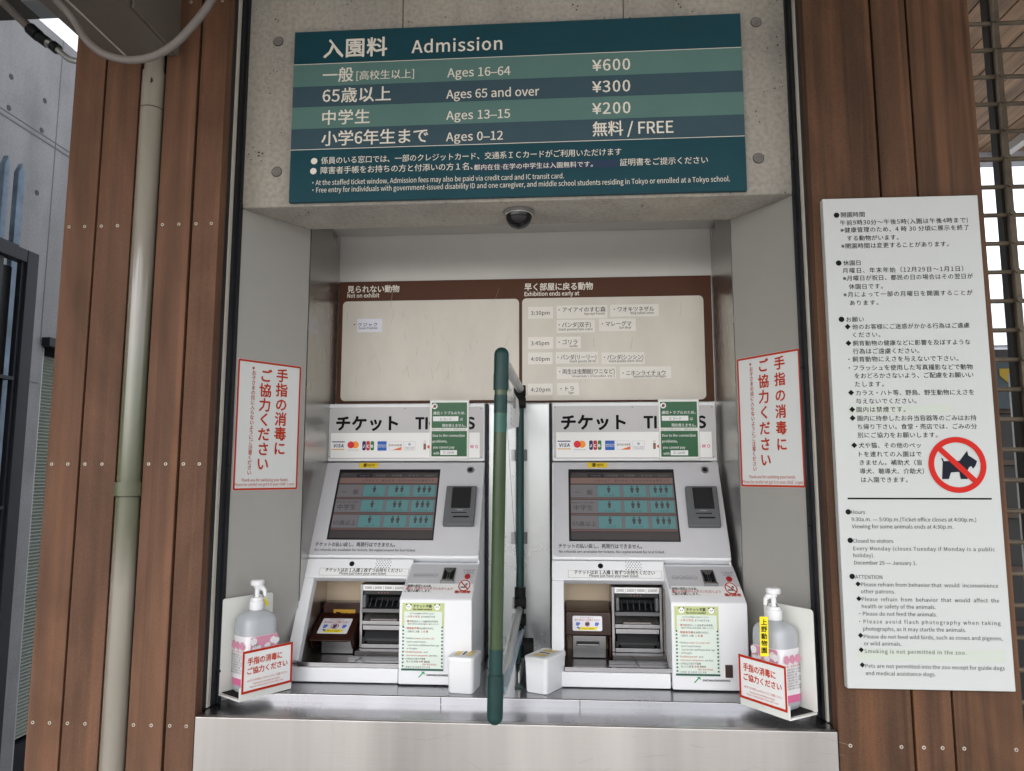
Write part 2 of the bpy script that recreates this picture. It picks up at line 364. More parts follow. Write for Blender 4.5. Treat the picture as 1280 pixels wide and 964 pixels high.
# ================================================================== LARGE STRUCTURE
g = MB().box(-12, 12, -10, 14, -.3, 0).make('ground', M('concrete paving', (.24, .235, .225), .85, var=.3, vs=40, bump=.6, bs=150)); struct(g)
KX0, KX1 = -.842, .577                     # inner corners of the timber cladding
# canopy over the kiosk
t = thing('canopy', 'flat grey canopy soffit at the top left, plus an unseen pale slab shaping the light', 'canopy', (0, .3, 2.95))
MB().box(-4.2, 3.2, -1.7, 1.797, 2.95, 3.15).make('soffit_slab', M('bounce light soffit', (.62, .60, .57), .8, var=.05), t)  # unseen front slab: length cuts top light, pale tone bounces light back
MB().box(-4.2, 1.25, 1.80, 2.18, 2.95, 3.15).make('soffit_slab', M('dark soffit paint', (.06, .054, .048), .8, var=.1, spec=.2), t)
MB().box(-1.62, -1.50, 1.96, 2.05, 2.86, 2.948).make('bracket', M('galvanised bracket', (.3, .3, .3), .4, .6), t, .003)
MB().box(-1.50, -1.38, 1.98, 2.07, 2.83, 2.90).make('bracket', MATS['galvanised bracket'], t, .003)
bm_ = thing('steel_beam', 'boxed taupe steel beam running overhead into the timber cladding', 'beam', (-1.07, .2, 2.5))
MB().box(-1.165, -.975, -1.2, 1.695, 2.50, 2.948).make('casing', BEAMP, bm_, .002)
MB().box(-1.10, -1.096, -1.2, 1.69, 2.4975, 2.5).make('seam', CAULK, bm_)
MB().box(-.972, -.965, 1.50, 1.695, 2.50, 2.9).make('flange', BEAMP, bm_)

# lintel
li = thing('concrete_lintel', 'board-marked concrete lintel wall carrying the admission sign', 'wall', (-.13, 1.9, 2.137))
MB().profx([(1.80, 2.149), (1.806, 2.137), (1.985, 2.137), (1.985, 2.948), (1.80, 2.948)], KX0+.01, KX1-.008).make('wall_slab', CONC, li, .003)
PL = wallplane(1.80)
for x, y in ((348, 52), (346, 215), (945, 28), (948, 198)):
    u, v = PL.uv(x, y); q = MB(); q.tube([(u, 1.803, v), (u, 1.7975, v)], .0125, 24).make('tie_plug', M('mortar plug', (.17, .16, .15), .85, var=.2, vs=60), li)
    rg = MB(); n = 28
    o_ = circ(u, v, .0142, n); i_ = circ(u, v, .0122, n)
    rg.add([PL.pt(a, b, .0006) for a, b in o_+i_], [(k, (k+1) % n, n+(k+1) % n, n+k) for k in range(n)]); rg.raw = True
    rg.make('plug_edge', M('plug edge', (.05, .045, .04), .9), li)
jm = MB()
for x in (504, 779):
    u, v = PL.uv(x, 10); jm.box(u-.0012, u+.0012, 1.7985, 1.80, 2.6, 2.94)
jm.make('form_joint', M('joint shade', (.1, .09, .08), .9), li)
# alcove lining
AL = (-.835, 1.803); ALb = (-.712, 1.985); AR = (.578, 1.795); ARb = (.455, 1.985); BY = 2.256
def splay(name, a, b, label):
    t = thing(name, label, 'wall panel', (a[0], a[1], .905))
    P = Plane((*a, 0), (b[0]-a[0], b[1]-a[1], 0), (0, 0, 1)) if a[0] < 0 else Plane((*b, 0), (a[0]-b[0], a[1]-b[1], 0), (0, 0, 1))
    L = math.hypot(a[0]-b[0], a[1]-b[1])
    MB().slab(P, [(0, .905), (L, .905), (L, 2.1365), (0, 2.1365)], -.012, 0).make('lining_sheet', PANEL, t, .0015)
    return P
PSL = splay('splayed_panel', AL, ALb, 'splayed grey metal lining panel on the left side of the ticket alcove')
PSR = splay('splayed_panel', AR, ARb, 'splayed grey metal lining panel on the right side of the ticket alcove')
t = thing('reveal_panel', 'narrow polished steel reveal between the left splayed panel and the animal board', 'wall panel', (-.712, 2.1, .923))
MB().box(-.724, -.712, 1.992, BY, .923, 2.20).make('steel_sheet', STEELM, t)
t = thing('reveal_panel', 'narrow polished steel reveal between the right splayed panel and the animal board', 'wall panel', (.455, 2.1, .923))
MB().box(.455, .467, 1.992, BY, .923, 2.20).make('steel_sheet', STEELM, t)
t = thing('alcove_back', 'plain grey metal back wall of the alcove above the animal board', 'wall', (-.13, 2.27, .9))
MB().box(-.73, .475, BY+.004, BY+.03, .9, 2.22).make('back_sheet', BACK, t)
MB().box(-.73, .475, 1.99, BY, 2.205, 2.22).make('top_sheet', PANEL, t)
MB().box(-1.24, -.845, 1.80, 2.3, 0, 2.94).make('wall_core', DARKGAP, t)
MB().box(.595, .94, 1.80, 2.3, 0, 2.94).make('wall_core', DARKGAP, t)
# counter
ct = thing('steel_counter', 'brushed stainless counter with a raised step under the ticket machines', 'counter', (-.13, 1.8, 0))
MB().box(KX0+.003, KX1-.003, 1.694, 1.712, 0, .905).make('front_panel', STEELV, ct, .0025)
MB().box(KX0+.003, KX1-.003, 1.7125, 1.83, .893, .9045).make('lower_shelf', STEEL, ct)
MB().box(-.828, .570, 1.8215, 2.255, .8, .923).make('raised_step', STEEL, ct, .003)
MB().box(KX0+.004, KX1-.004, 1.72, 2.25, .01, .79).make('cabinet_core', DARKGAP, ct)
scm = MB(); scm.raw = True; rnd = random.Random(11)
for k in range(70):
    x_, z_ = rnd.uniform(-.8, .54), rnd.uniform(.62, .895); L_ = rnd.uniform(.01, .07); a_ = rnd.gauss(0, .25) if k % 3 else rnd.gauss(1.5, .2); w_ = rnd.uniform(.00012, .0003)
    dx_, dz_ = L_*math.cos(a_), L_*math.sin(a_); dz_ = min(dz_, .900-z_)
    scm.add([(x_, 1.6936, z_-w_), (x_+dx_, 1.6936, z_+dz_-w_), (x_+dx_, 1.6936, z_+dz_+w_), (x_, 1.6936, z_+w_)], [(0, 1, 2, 3)])
scm.make('scratch', M('scratch grey', (.30, .29, .28), .6, .5), ct)
for x in (-.30, .03): MB().box(x, x+.0015, 1.8205, 1.8215, .906, .921).make('sheet_seam', DARKGAP, ct)
# black edge channels with a pale sealant line
for sgn, X, lab in ((1, KX0, 'left'), (-1, KX1, 'right')):
    t = thing('edge_channel', f'black metal edge channel with a pale sealant line at the {lab} edge of the alcove', 'frame', (X, 1.77, .905))
    a = lambda p, q: (X+p*sgn, X+q*sgn) if sgn > 0 else (X+q*sgn, X+p*sgn)
    x0, x1 = a(-.004, .0); MB().box(x0, x1, 1.735, 1.80, .905, 2.945).make('channel', BLACK, t)
    x0, x1 = a(.0, .009); MB().box(x0, x1, 1.765, 1.798, .907, 2.945).make('channel', BLACK, t, .001)
    x0, x1 = a(.0, .0045); MB().box(x0, x1, 1.752, 1.7635, .907, 2.945).make('sealant', CAULK, t)
    x0, x1 = a(.009, .0125); MB().box(x0, x1, 1.785, 1.803, .907, 2.945).make('channel_lip', BLACK, t)
    for z in ((2.15, 1.47, .98) if sgn > 0 else (2.22, 1.70, 1.33, 1.03)):
        x0, x1 = a(.009, .0125); c = (x0+x1)/2; MB().tube([(c, 1.79, z), (c, 1.781, z)], .004, 10).make('fixing', RUBBER, t)

# timber cladding
def cladding(label, loc, cols, ret, mat_of):
    t = thing('timber_cladding', label, 'wall cladding', loc)
    for (x0, x1, mat, srows) in cols:
        p = MB().box(x0, x1, 1.70, 1.728, 0, 2.948).make('plank', mat, t, .0018)
        for (sx, sz) in srows:
            q = MB(); q.tube([(sx, 1.702, sz), (sx, 1.6988, sz)], .0038, 14); s = q.make('screw', SCREW, p)
            c = MB(); c.tube([(sx, 1.6990, sz), (sx, 1.6984, sz)], .0019, 8); c.make('screw_recess', SCREWD, p)
    for (x0, x1, y0, y1) in ret: MB().box(x0, x1, y0, y1, 0, 2.948).make('plank', WOOD, t, .0015)
    return t
LR = (2.06, 1.473, .882, 2.647)
def sc(xs, zs): return [(x, z) for z in zs for x in xs]
px = lambda x, y: at(x, y, 1.70).x
lx = [px(x, 284) for x in (86.5, 106, 126.7, 147, 203, 223.5, 245, 264)]
cladding('left timber cladding of brown vertical planks split by the drain pipe', (-1.04, 1.7, 0),
    [(-1.240, -1.160, WOOD, sc(lx[0:2], LR)), (-1.155, -1.066, WOOD, sc(lx[2:4], LR)), (-.999, -.9155, WOOD, sc(lx[4:6], LR)), (-.909, KX0, WOOD, sc(lx[6:8], LR))],
    [(-1.240, -1.215, 1.7285, 1.86), (KX0-.02, KX0, 1.7285, 1.7345)], None)
q = MB().box(-1.19, -.86, 1.765, 1.79, 0, 2.945).make('gap_shade_board', DARKGAP); tag(q, 'near-black backing that paints the shade in the gaps between left timber planks', 'board')
rx = [px(x, 935) for x in (1063, 1126.6, 1154.7, 1178, 1205, 1270)]
RR = (.876, 1.47, 2.06, 2.65)
cladding('right timber cladding of brown vertical planks behind the park notice', (.77, 1.7, 0),
    [(KX1, .731, WOODG, sc(rx[0:2], RR)), (.736, .8135, WOODG, sc(rx[2:4], RR)), (.818, .958, WOODG, sc(rx[4:6], RR))],
    [(KX1, KX1+.02, 1.7285, 1.7345)], None)
q = MB().box(.60, .93, 1.765, 1.79, 0, 2.945).make('gap_shade_board', DARKGAP); tag(q, 'near-black backing that paints the shade in the gaps between right timber planks', 'board')

# drain pipe
PX = -1.033
dp = thing('drain_pipe', 'weathered cream drain pipe between the left timber planks', 'pipe', (PX, 1.735, 0))
MB().tube([(PX, 1.706, 0), (PX, 1.706, 2.46)], .0275, 32).make('pipe', PIPE, dp, smooth=True)
MB().tube([(PX, 1.706, 2.36), (PX, 1.706, 2.94)], .0245, 32).make('upper_pipe', PIPE, dp, smooth=True)
z = at(150, 612, 1.735).z
MB().tube([(PX, 1.704, z-.014), (PX, 1.704, z+.018)], .0322, 32).make('collar', PIPE, dp, smooth=True)
for z_ in (z-.0155, 2.362): MB().tube([(PX, 1.706, z_-.0012), (PX, 1.706, z_+.0012)], .0279, 32).make('joint_line', SCREWD, dp, smooth=True)
PG = M('green algae bloom', (.13, .17, .09), .4, var=.3, vs=9, st=(1, 1, .2))
hq = MB().tube([(PX+.004, 1.690, at(185, 103, 1.7).z-.006), (PX+.004, 1.6795, at(185, 103, 1.7).z-.006)], .0085, 12).make('stain', M('black scorch', (.02, .018, .016), .8), dp)

# conduits upper left
h = thing('grey_hose', 'thick grey conduit looping under the steel beam', 'conduit', tuple(at(150, 78, 1.45)))
def spline(ctrl, n=10):
    P = [Vector(c) for c in ctrl]; P = [P[0]*2-P[1]]+P+[P[-1]*2-P[-2]]; out = []
    for i in range(1, len(P)-2):
        for k in range(n):
            u = k/n; a, b, c, d = P[i-1:i+3]
            out.append(.5*((2*b)+(-a+c)*u+(2*a-5*b+4*c-d)*u*u+(-a+3*b-3*c+d)*u**3))
    out.append(P[-2]); return out
MB().tube(spline([at(60, -12, 1.40), at(90, 22, 1.45), at(108, 50, 1.45), at(131, 68, 1.45), at(160, 75, 1.45), at(190, 71, 1.45), at(217, 56, 1.45), at(240, 33, 1.45), at(258, 10, 1.45), at(272, -14, 1.45)]), .0085, 16).make('conduit', HOSE, h, smooth=True)
h = thing('pipe_fitting', 'dark pipe with chrome coupling slanting across the top left corner', 'pipe', tuple(at(50, 40, 1.95)))
Yh = 1.95; MB().tube([at(2, 0, Yh), at(20, 18, Yh), at(42, 40, Yh)], .013, 14).make('pipe', HOSE, h, smooth=True)
MB().tube([at(38, 36, Yh), at(48, 45, Yh)], .018, 14).make('coupling', BLKP, h, smooth=True)
MB().tube([at(49, 46, Yh), at(60, 54, Yh)], .016, 14).make('coupling', BLKP, h, smooth=True)
MB().tube([at(60, 54, Yh), at(66, 57, Yh)], .0145, 14).make('chrome_ring', M('chrome', (.7, .7, .7), .15, 1), h, smooth=True)
MB().tube([at(66, 57, Yh), at(72, 62, Yh)], .0155, 14).make('coupling', BLKP, h, smooth=True)
MB().tube(spline([at(70, 60, Yh), at(82, 71, Yh), at(92, 76, Yh), at(110, 78, Yh)]), .009, 14).make('bent_pipe', GALV, h, smooth=True)

# ================================================================== BACKGROUND LEFT
wt = 3.53
cw = thing('neighbour_wall', 'tall grey fair-faced concrete wall with tie holes at far left', 'wall', (-2.4, 4, 0))
MB().box(-2.7, -2.4, 1.0, 3.215, 0, wt).make('wall_slab', CONCN, cw)
MB().box(-2.7, -2.4, 3.215, 9, 2.07, wt).make('wall_slab', CONCN, cw)
MB().box(-2.7, -2.52, 3.215, 9, 0, 2.07).make('recess_wall', BLACK, cw)
def onw(x, y): return onx(x, y, -2.4)
hm = M('tie hole shade', (.06, .06, .065), .9)
for x, y in ((14, 96), (56, 126), (11, 135), (52, 163), (46, 241), (75, 60), (20, 330), (6, 250)):
    p = onw(x, y); MB().tube([(-2.402, p.y, p.z), (-2.3985, p.y, p.z)], .0125, 14).make('tie_hole', hm, cw)
jl = MB(); z = 2.985
jl.box(-2.4, -2.398, 1.0, 9, z-.004, z+.004); jl.box(-2.4, -2.398, 1.0, 9, z+.022, z+.026)
jl.box(-2.4, -2.398, 3.19, 3.194, 2.05, wt); jl.box(-2.4, -2.398, 1.0, 3.2, 1.86, 1.864)
jl.make('joint_line', M('joint grey', (.13, .13, .14), .9), cw)
MB().box(-2.4, -2.36, 3.20, 9, 2.035, 2.075).make('opening_lintel', BLACK, cw)
sh = thing('louvre_shutter', 'pale green grey slatted shutter just left of the timber cladding', 'shutter', (-2.42, 4, 0))
sm = MB(); z = .28
while z < 1.99:
    sm.add([(-2.44, 3.235, z), (-2.44, 6.5, z), (-2.425, 6.5, z+.0085), (-2.425, 3.235, z+.0085), (-2.44, 3.235, z+.0155), (-2.44, 6.5, z+.0155)], [(0, 1, 2, 3), (3, 2, 5, 4)]); z += .0155
q = sm.make('slat', M('shutter slats', (.30, .33, .29), .5), sh); q['kind'] = 'stuff'
MB().box(-2.46, -2.41, 3.217, 3.235, 0, 2.03).make('guide_rail', M('shutter guide', (.35, .35, .35), .5), sh)
MB().box(-2.46, -2.41, 3.235, 6.5, .15, .27).make('bottom_rail', BLACK, sh)
MB().box(-2.46, -2.35, 3.235, 6.5, 0, .06).make('threshold', GALV, sh)
# gate frame parallel to the wall
gt = thing('steel_gate', 'dark grey steel gate frame at the far left edge', 'gate', (-1.9, 2.2, 0))
GM = M('dark grey steel paint', (.018, .019, .025), .5, 0, .1, spec=.25)
MB().box(-1.925, -1.885, 2.415, 2.47, 0, 2.235).make('post', GM, gt, .002)
MB().box(-1.90, -1.895, 2.40, 2.415, 0, 2.19).make('post_flange', GM, gt)
MB().box(-1.925, -1.885, 1.5, 2.413, 2.19, 2.235).make('top_bar', GM, gt, .002)
MB().box(-1.925, -1.90, 2.29, 2.325, 0, 2.188).make('bar', GM, gt, .002)
MB().box(-1.96, -1.93, 1.5, 2.40, 0, 2.17).make('infill_sheet', M('near black sheet', (.02, .02, .024), .5), gt)
for z in (1.77, 1.33, 1.17, .7): MB().box(-1.93, -1.89, 1.5, 2.40, z, z+.012).make('cross_bar', GM, gt)
bl = M('weathered blue steel', (.15, .21, .28), .5, 0, .4, 10, spec=.3)
sp = thing('spiked_fence', 'pale blue pointed uprights behind the dark steel gate', 'fence', (-2.0, 2.3, 0))
for x0, x1, yt in ((4, 11.5, 192), (21.5, 30.5, 202)):
    a = onx(x0, yt, -2.0); b = onx(x1, yt, -2.0); zt = a.z; c = (a.y+b.y)/2
    q = MB().slab(Plane((-2.0, 0, 0), (0, 1, 0), (0, 0, 1)), [(a.y, 0), (b.y, 0), (b.y, zt-.04), (c, zt), (a.y, zt-.04)], -.01, .01); q.make('picket', bl, sp, .002)
MB().box(-2.012, -1.988, 1.5, 2.5, 2.27, 2.282).make('rail', GM, sp)
# hazard tape bundle on the ground by the wall
p = onz(22, 905, .05); t = thing('hazard_block', 'yellow and black striped block on the ground by the shutter', 'block', (p.x, p.y, 0))
for k in range(6):
    MB().box(p.x-.16+.055*k, p.x-.107+.055*k, p.y-.05, p.y+.05, 0, .11-.01*(k % 2)).make('stripe', YEL if k % 2 == 0 else RUBBER, t, .004)
kb = onz(10, 955, .0)
q = MB().box(-2.4, -1.4, kb.y-.05, kb.y+.03, 0, .012).make('ground_strip', BLACK); tag(q, 'dark metal strip set in the gravelly ground at bottom left', 'strip')
gr = MB()
for k in range(900):
    x = random.uniform(-2.38, -1.3); y = random.uniform(1.9, 3.6); s = random.uniform(.004, .012)
    vs = [(x+random.uniform(-s, s), y+random.uniform(-s, s), 0), (x+s, y-s, 0), (x+s*.2, y+s, 0), (x, y, s*random.uniform(.5, 1))]
    gr.add(vs, [(0, 1, 3), (1, 2, 3), (2, 0, 3)])
q = gr.make('gravel', M('grit', (.2, .19, .18), .9, var=.4, vs=60)); tag(q, None, None, None, 'stuff')

# ================================================================== BACKGROUND RIGHT
cl = thing('plank_ceiling', 'brown wooden plank ceiling seen through the pipe shutter at top right', 'ceiling', (3, 3, 3.3))
x = 1.2
while x < 5.2:
    MB().box(x, x+.142, 1.3, 4.28, 3.30, 3.32).make('plank', WOODC, cl); x += .15
MB().box(1.1, 5.4, 1.2, 4.4, 3.33, 3.4).make('backing', DARKGAP, cl)
MB().box(1.1, 5.4, 4.285, 4.36, 3.24, 3.40).make('fascia', M('pale fascia', (.45, .47, .52), .5), cl)
MB().box(2.50, 2.545, 1.4, 4.28, 3.25, 3.297).make('light_track', M('white track', (.75, .75, .75), .5), cl)
ps = thing('pipe_shutter', 'steel pipe grille shutter of linked horizontal rods at the right edge', 'shutter', (1.53, 2.6, 0))
RODM = M('aged steel rod', (.125, .10, .072), .5, .2, .25, 14, spec=.3)
z0 = 3.054; k = 0
while z0-.1016*k > .1:
    z = z0-.1016*k
    r_ = MB().tube([(.9, 2.6, z), (2.4, 2.6, z)], .008, 12).make('rod', RODM, ps, smooth=True)
    k += 1
k = -1
while z0-.1016*k > .2:
    z = z0-.1016*k; o = .008 if k % 2 else -.0
    MB().box(1.537+o*.2, 1.557+o*.2, 2.582-o*.3, 2.618, z-.1016, z-.001).make('link_plate', RODM, ps, .002)
    MB().tube([(1.545, 2.578, z-.1016), (1.545, 2.572, z-.1016)], .009, 10).make('rivet', RODM, ps)
    k += 1
MB().box(1.527, 1.5365, 2.60, 2.635, 0, 3.2).make('chain_back', M('dark guide', (.02, .017, .014), .7, spec=.15), ps)
t = thing('far_building', 'pale grey far building with a gabled roof seen through the shutter', 'building', (5, 9.5, 0))
MB().box(2, 12, 9.6, 12, 0, 3.05).make('wall', M('far grey wall', (.35, .37, .42), .7, var=.1), t)
gq = MB().slab(wallplane(9.55), [(4.4, 3.05), (6.6, 3.05), (6.2, 4.1)], -.5, 0); gq.make('gable', MATS['far grey wall'], t)
t = thing('interior_dark_wall', 'dark interior drawn as a near-black wall beyond the pipe shutter on the right', 'kiosk', (3, 4.5, 0))
zt = at(1250, 437, 4.5).z
MB().box(1.6, 5.5, 4.5, 5.2, 0, zt).make('dark_wall', M('dark interior', (.018, .017, .018), .5), t)  # near-black colour stands in for the unlit interior
for z in (.6, .9, 1.2, 1.5, 1.8): MB().box(1.6, 5.5, 4.47, 4.5, z, z+.03).make('shelf_edge', M('brown edge', (.06, .035, .025), .5), t)
p = at(1254, 474, 4.4)
sg = thing('caution_sign', 'small yellow and slate hanging sign behind the pipe shutter', 'sign', tuple(p))
MB().box(p.x-.09, p.x+.09, 4.40, 4.41, p.z-.17, p.z+.12).make('sign_plate', M('slate blue plate', (.03, .05, .065), .5), sg)
q = MB().slab(wallplane(4.398), [(p.x-.02, p.z+.06), (p.x-.02, p.z+.02), (p.x+.03, p.z-.03), (p.x+.06, p.z-.03), (p.x+.06, p.z+.06)], 0, .004); q.make('yellow_patch', M('faded yellow', (.35, .24, .015), .6), sg)
t = thing('timber_pier', 'pale brick-like pier end behind the pipe shutter', 'pier', (1.72, 3.2, 0))
MB().box(2.02, 2.5, 3.25, 3.5, 0, 1.9).make('pier', M('pier stone', (.3, .29, .27), .8, var=.2), t)

# ================================================================== ADMISSION SIGN
ads = thing('admission_sign', 'large teal admission price sign on the concrete lintel', 'sign', (-.125, 1.79, 2.376))
SP = wallplane(1.788); sx0, sx1 = -.7025, .4535; sz0, sz1 = 2.1425, 2.6095
TEAL = M('deep teal panel', (.008, .055, .075), .45, 0, .08, 6, spec=.25); TB1 = M('pale teal band', (.100, .195, .178), .45, 0, .05, 6, spec=.25); TB2 = M('slate blue band', (.042, .082, .105), .45, 0, .05, 6, spec=.25)
MB().slab(SP, [(sx0, sz0), (sx1, sz0), (sx1, sz1), (sx0, sz1)], -.012, 0).make('sign_panel', TEAL, ads, .0008)
zs = [SP.uv(367, y)[1] for y in (81.7, 109.3, 134.9, 161.9, 188)]
for i, m in enumerate((TB1, TB2, TB1, TB2)):
    q = MB(); q.raw = True; q.add([SP.pt(sx0+.0005, zs[i+1], .0006), SP.pt(sx1-.0005, zs[i+1], .0006), SP.pt(sx1-.0005, zs[i], .0006), SP.pt(sx0+.0005, zs[i], .0006)], [(0, 1, 2, 3)]); q.make('price_band', m, ads)
WL = M('cream lettering', (.78, .74, .66), .5)
I = Ink(SP, ads, d=.0013)
for y in (zs[0], zs[4]): I.puv(WL, [(sx0+.001, y-.0008), (sx1-.001, y-.0008), (sx1-.001, y+.0008), (sx0+.001, y+.0008)])
for a in (('入園料', 404.7, 71, 483.5, 25, 1.3), ('Admission', 514.8, 66.8, 627.6, 21, .8), ('一般', 403.7, 102, 441.4, 19.5, .8), ('[高校生以上]', 445.7, 99.6, 517.5, 12.5, .5),
          ('Ages 16–64', 559.3, 97, 638, 14.6, .6), ('65歳以上', 403.4, 127.8, 488.4, 20, .8), ('Ages 65 and over', 558, 123.8, 674, 14.6, .6), ('中学生', 403, 155, 462, 19.5, .8),
          ('Ages 13–15', 558, 150.2, 637.6, 14.6, .6), ('小学6年生まで', 402, 181.3, 534.8, 20, .8), ('Ages 0–12', 557.7, 177, 628.6, 14.6, .6), ('¥600', 740.5, 89.2, 787.7, 19, .8),
          ('¥300', 740.5, 116, 787.7, 19, .8), ('¥200', 740.5, 143.2, 788, 19, .8), ('無料 / FREE', 741, 169.3, 841.6, 20, .8),
          ('係員のいる窓口では、一部のクレジットカード、交通系ＩＣカードがご利用いただけます', 401.5, 204.8, 777, 9.6, .2), ('障害者手帳をお持ちの方と付添いの方１名、', 401, 217.2, 590.9, 9.8, .2),
          ('証明書をご提示ください', 775, 207, 885, 9.8, .2), ('・At the staffed ticket window, Admission fees may also be paid via credit card and IC transit card.', 390.5, 232, 705, 8.4, .1),
          ('・Free entry for individuals with government-issued disability ID and one caregiver, and middle school students residing in Tokyo or enrolled at a Tokyo school.', 390.5, 241.2, 912.8, 8.4, .1)):
    I.text(WL, a[0], a[1], a[2], a[3], a[4], a[5])
for x, y in ((392.9, 201.8), (391.9, 214.3)):
    u, v = SP.uv(x, y); I.puv(WL, circ(u, v, .0085))
NAVY = M('navy tape', (.008, .03, .075), .35)
a = SP.uv(591, 214.5); b = SP.uv(773, 199.5)
I.puv(NAVY, [a, (b[0], a[1]), b, (a[0], b[1])], .0009)
I.text(WL, '都内在住·在学の中学生は入園無料です。', 592.5, 212.6, 741, 7.8, .5)
I.flush()

# ================================================================== PARK NOTICE
nb = thing('park_notice', 'tall off-white notice board of opening hours and rules on the right timber', 'notice board', (.765, 1.69, .997))
NP = wallplane(1.680)
NW = M('off white enamel', (.49, .51, .51), .42, var=.02, vs=3)
MB().slab(NP, [(.594, .998), (.9355, .998), (.9355, 2.0755), (.594, 2.0755)], -.0195, 0).make('board_panel', NW, nb, .0015)
I = Ink(NP, nb, d=.0007)
zA = Z(4.818, 1020, 240)
def circle_at(zz, x, y, r, mat=INK):
    u, v = NP.uv(*zz(x, y)); I.puv(mat, circ(u, v, r))
def diamond(zz, x, y, r=.0065):
    u, v = NP.uv(*zz(x, y)); I.puv(INK, [(u-r, v), (u, v-r), (u+r, v), (u, v+r)])
def L(zz, txt, x, y, x1, em, bold=0, mat=INK):
    a = zz(x, y); b = zz(x1, y); I.text(mat, txt, a[0], a[1], b[0], em, bold)
for x, y in ((123, 141), (136, 429), (153, 768)): circle_at(zA, x, y, .0062)
for x, y in ((190, 812), (195, 911)): diamond(zA, x, y)
for a in (('開園時間', 150, 152, 293), ('午前9時30分〜午後5時(入園は午後4時まで)', 145, 200, 915), ('※健康管理のため、4 時 30 分頃に展示を終了', 147, 244, 922), ('する動物がいます。', 187, 293, 497), ('※開園時間は変更することがあります。', 152, 340, 800),
          ('休園日', 164, 442, 268), ('月曜日、年末年始（12月29日〜1月1日）', 160, 488, 888), ('※月曜日が祝日、都民の日の場合はその翌日が', 162, 534, 946), ('休園日です。', 198, 584, 402), ('※月によって一部の月曜日を開園することが', 166, 632, 944), ('あります。', 204, 682, 376),
          ('お願い', 182, 782, 288), ('他のお客様にご迷惑がかかる行為はご遠慮', 218, 826, 925), ('ください。', 222, 874, 388), ('飼育動物の健康などに影響を及ぼすような', 222, 925, 930)):
    L(zA, *a, 7.2, .25)
zB = Z(4.382, 1030, 420)
u0, v0 = NP.uv(*zB(132, 382)); u1, v1 = NP.uv(*zB(722, 424)); I.puv(M('faint green tape', (.475, .515, .465), .35), [(u0, v1), (u1, v1), (u1, v0), (u0, v0)], .0003)
for a in (('行為はご遠慮ください。', 158, 97, 522), ('・飼育動物にえさを与えないで下さい。', 133, 141, 736), ('・フラッシュを使用した写真撮影などで動物', 135, 188, 815), ('をおどろかさないよう、ご配慮をお願いい', 168, 231, 818), ('たします。', 170, 277, 328),
          ('カラス・ハト等、野鳥、野生動物にえさを', 175, 325, 822), ('与えないでください。', 175, 370, 506), ('園内は禁煙です。', 178, 416, 446), ('園内に持参したお弁当容器等のごみはお持', 183, 464, 835), ('ち帰り下さい。食堂・売店では、ごみの分', 184, 510, 838), ('別にご協力をお願いします。', 184, 556, 622),
          ('犬や猫、その他のペッ', 190, 612, 530), ('トを連れての入園はで', 192, 660, 534), ('きません。補助犬（盲', 196, 706, 538), ('導犬、聴導犬、介助犬）', 197, 753, 548), ('は入園できます。', 204, 800, 458)):
    L(zB, *a, 7.5, .25)
for x, y in ((148, 311), (154, 403), (156, 450), (165, 599)): diamond(zB, x, y)
# no dogs
RED = M('sign red', (.50, .018, .012), .6, spec=.2)
cu, cv = NP.uv(*zB(729, 706)); rO = abs(NP.uv(*zB(888, 706))[0]-cu)
I.ring(RED, cu, cv, rO, rO*.80, .0012, 48)
dog = [(640, 668), (650, 672), (656, 686), (742, 684), (783, 628), (790, 655), (812, 668), (838, 686), (828, 712), (815, 728), (805, 712), (792, 722), (784, 742), (786, 784), (748, 784), (742, 748), (735, 745), (694, 748), (684, 784), (646, 784), (650, 690)]
DINK = M('dog black', (.009, .012, .022), .6, spec=.15)
I.poly(DINK, [zB(*p) for p in dog][::-1], .0008)
c45 = math.sqrt(.5); w = rO*.10
I.puv(RED, [(cu-rO*.9*c45-w*c45, cv+rO*.9*c45-w*c45), (cu+rO*.9*c45-w*c45, cv-rO*.9*c45-w*c45), (cu+rO*.9*c45+w*c45, cv-rO*.9*c45+w*c45), (cu-rO*.9*c45+w*c45, cv+rO*.9*c45+w*c45)], .0010)
zC = Z(3.708, 1040, 620)
u0, v0 = NP.uv(*zC(72, 12)); u1, v1 = NP.uv(*zC(740, 17)); I.puv(INK, [(u0, v0-.0018), (u1, v0-.0018), (u1, v0+.0018), (u0, v0+.0018)])
u0, v0 = NP.uv(*zC(118, 706)); u1, v1 = NP.uv(*zC(802, 774)); I.puv(MATS['faint green tape'], [(u0, v1), (u1, v1), (u1, v0), (u0, v0)], .0003)
for x, y in ((75, 74), (84, 206), (93, 373)): circle_at(zC, x, y, .0058)
for x, y in ((120, 408), (124, 476), (132, 646), (135, 713), (140, 783)): diamond(zC, x, y, .0056)
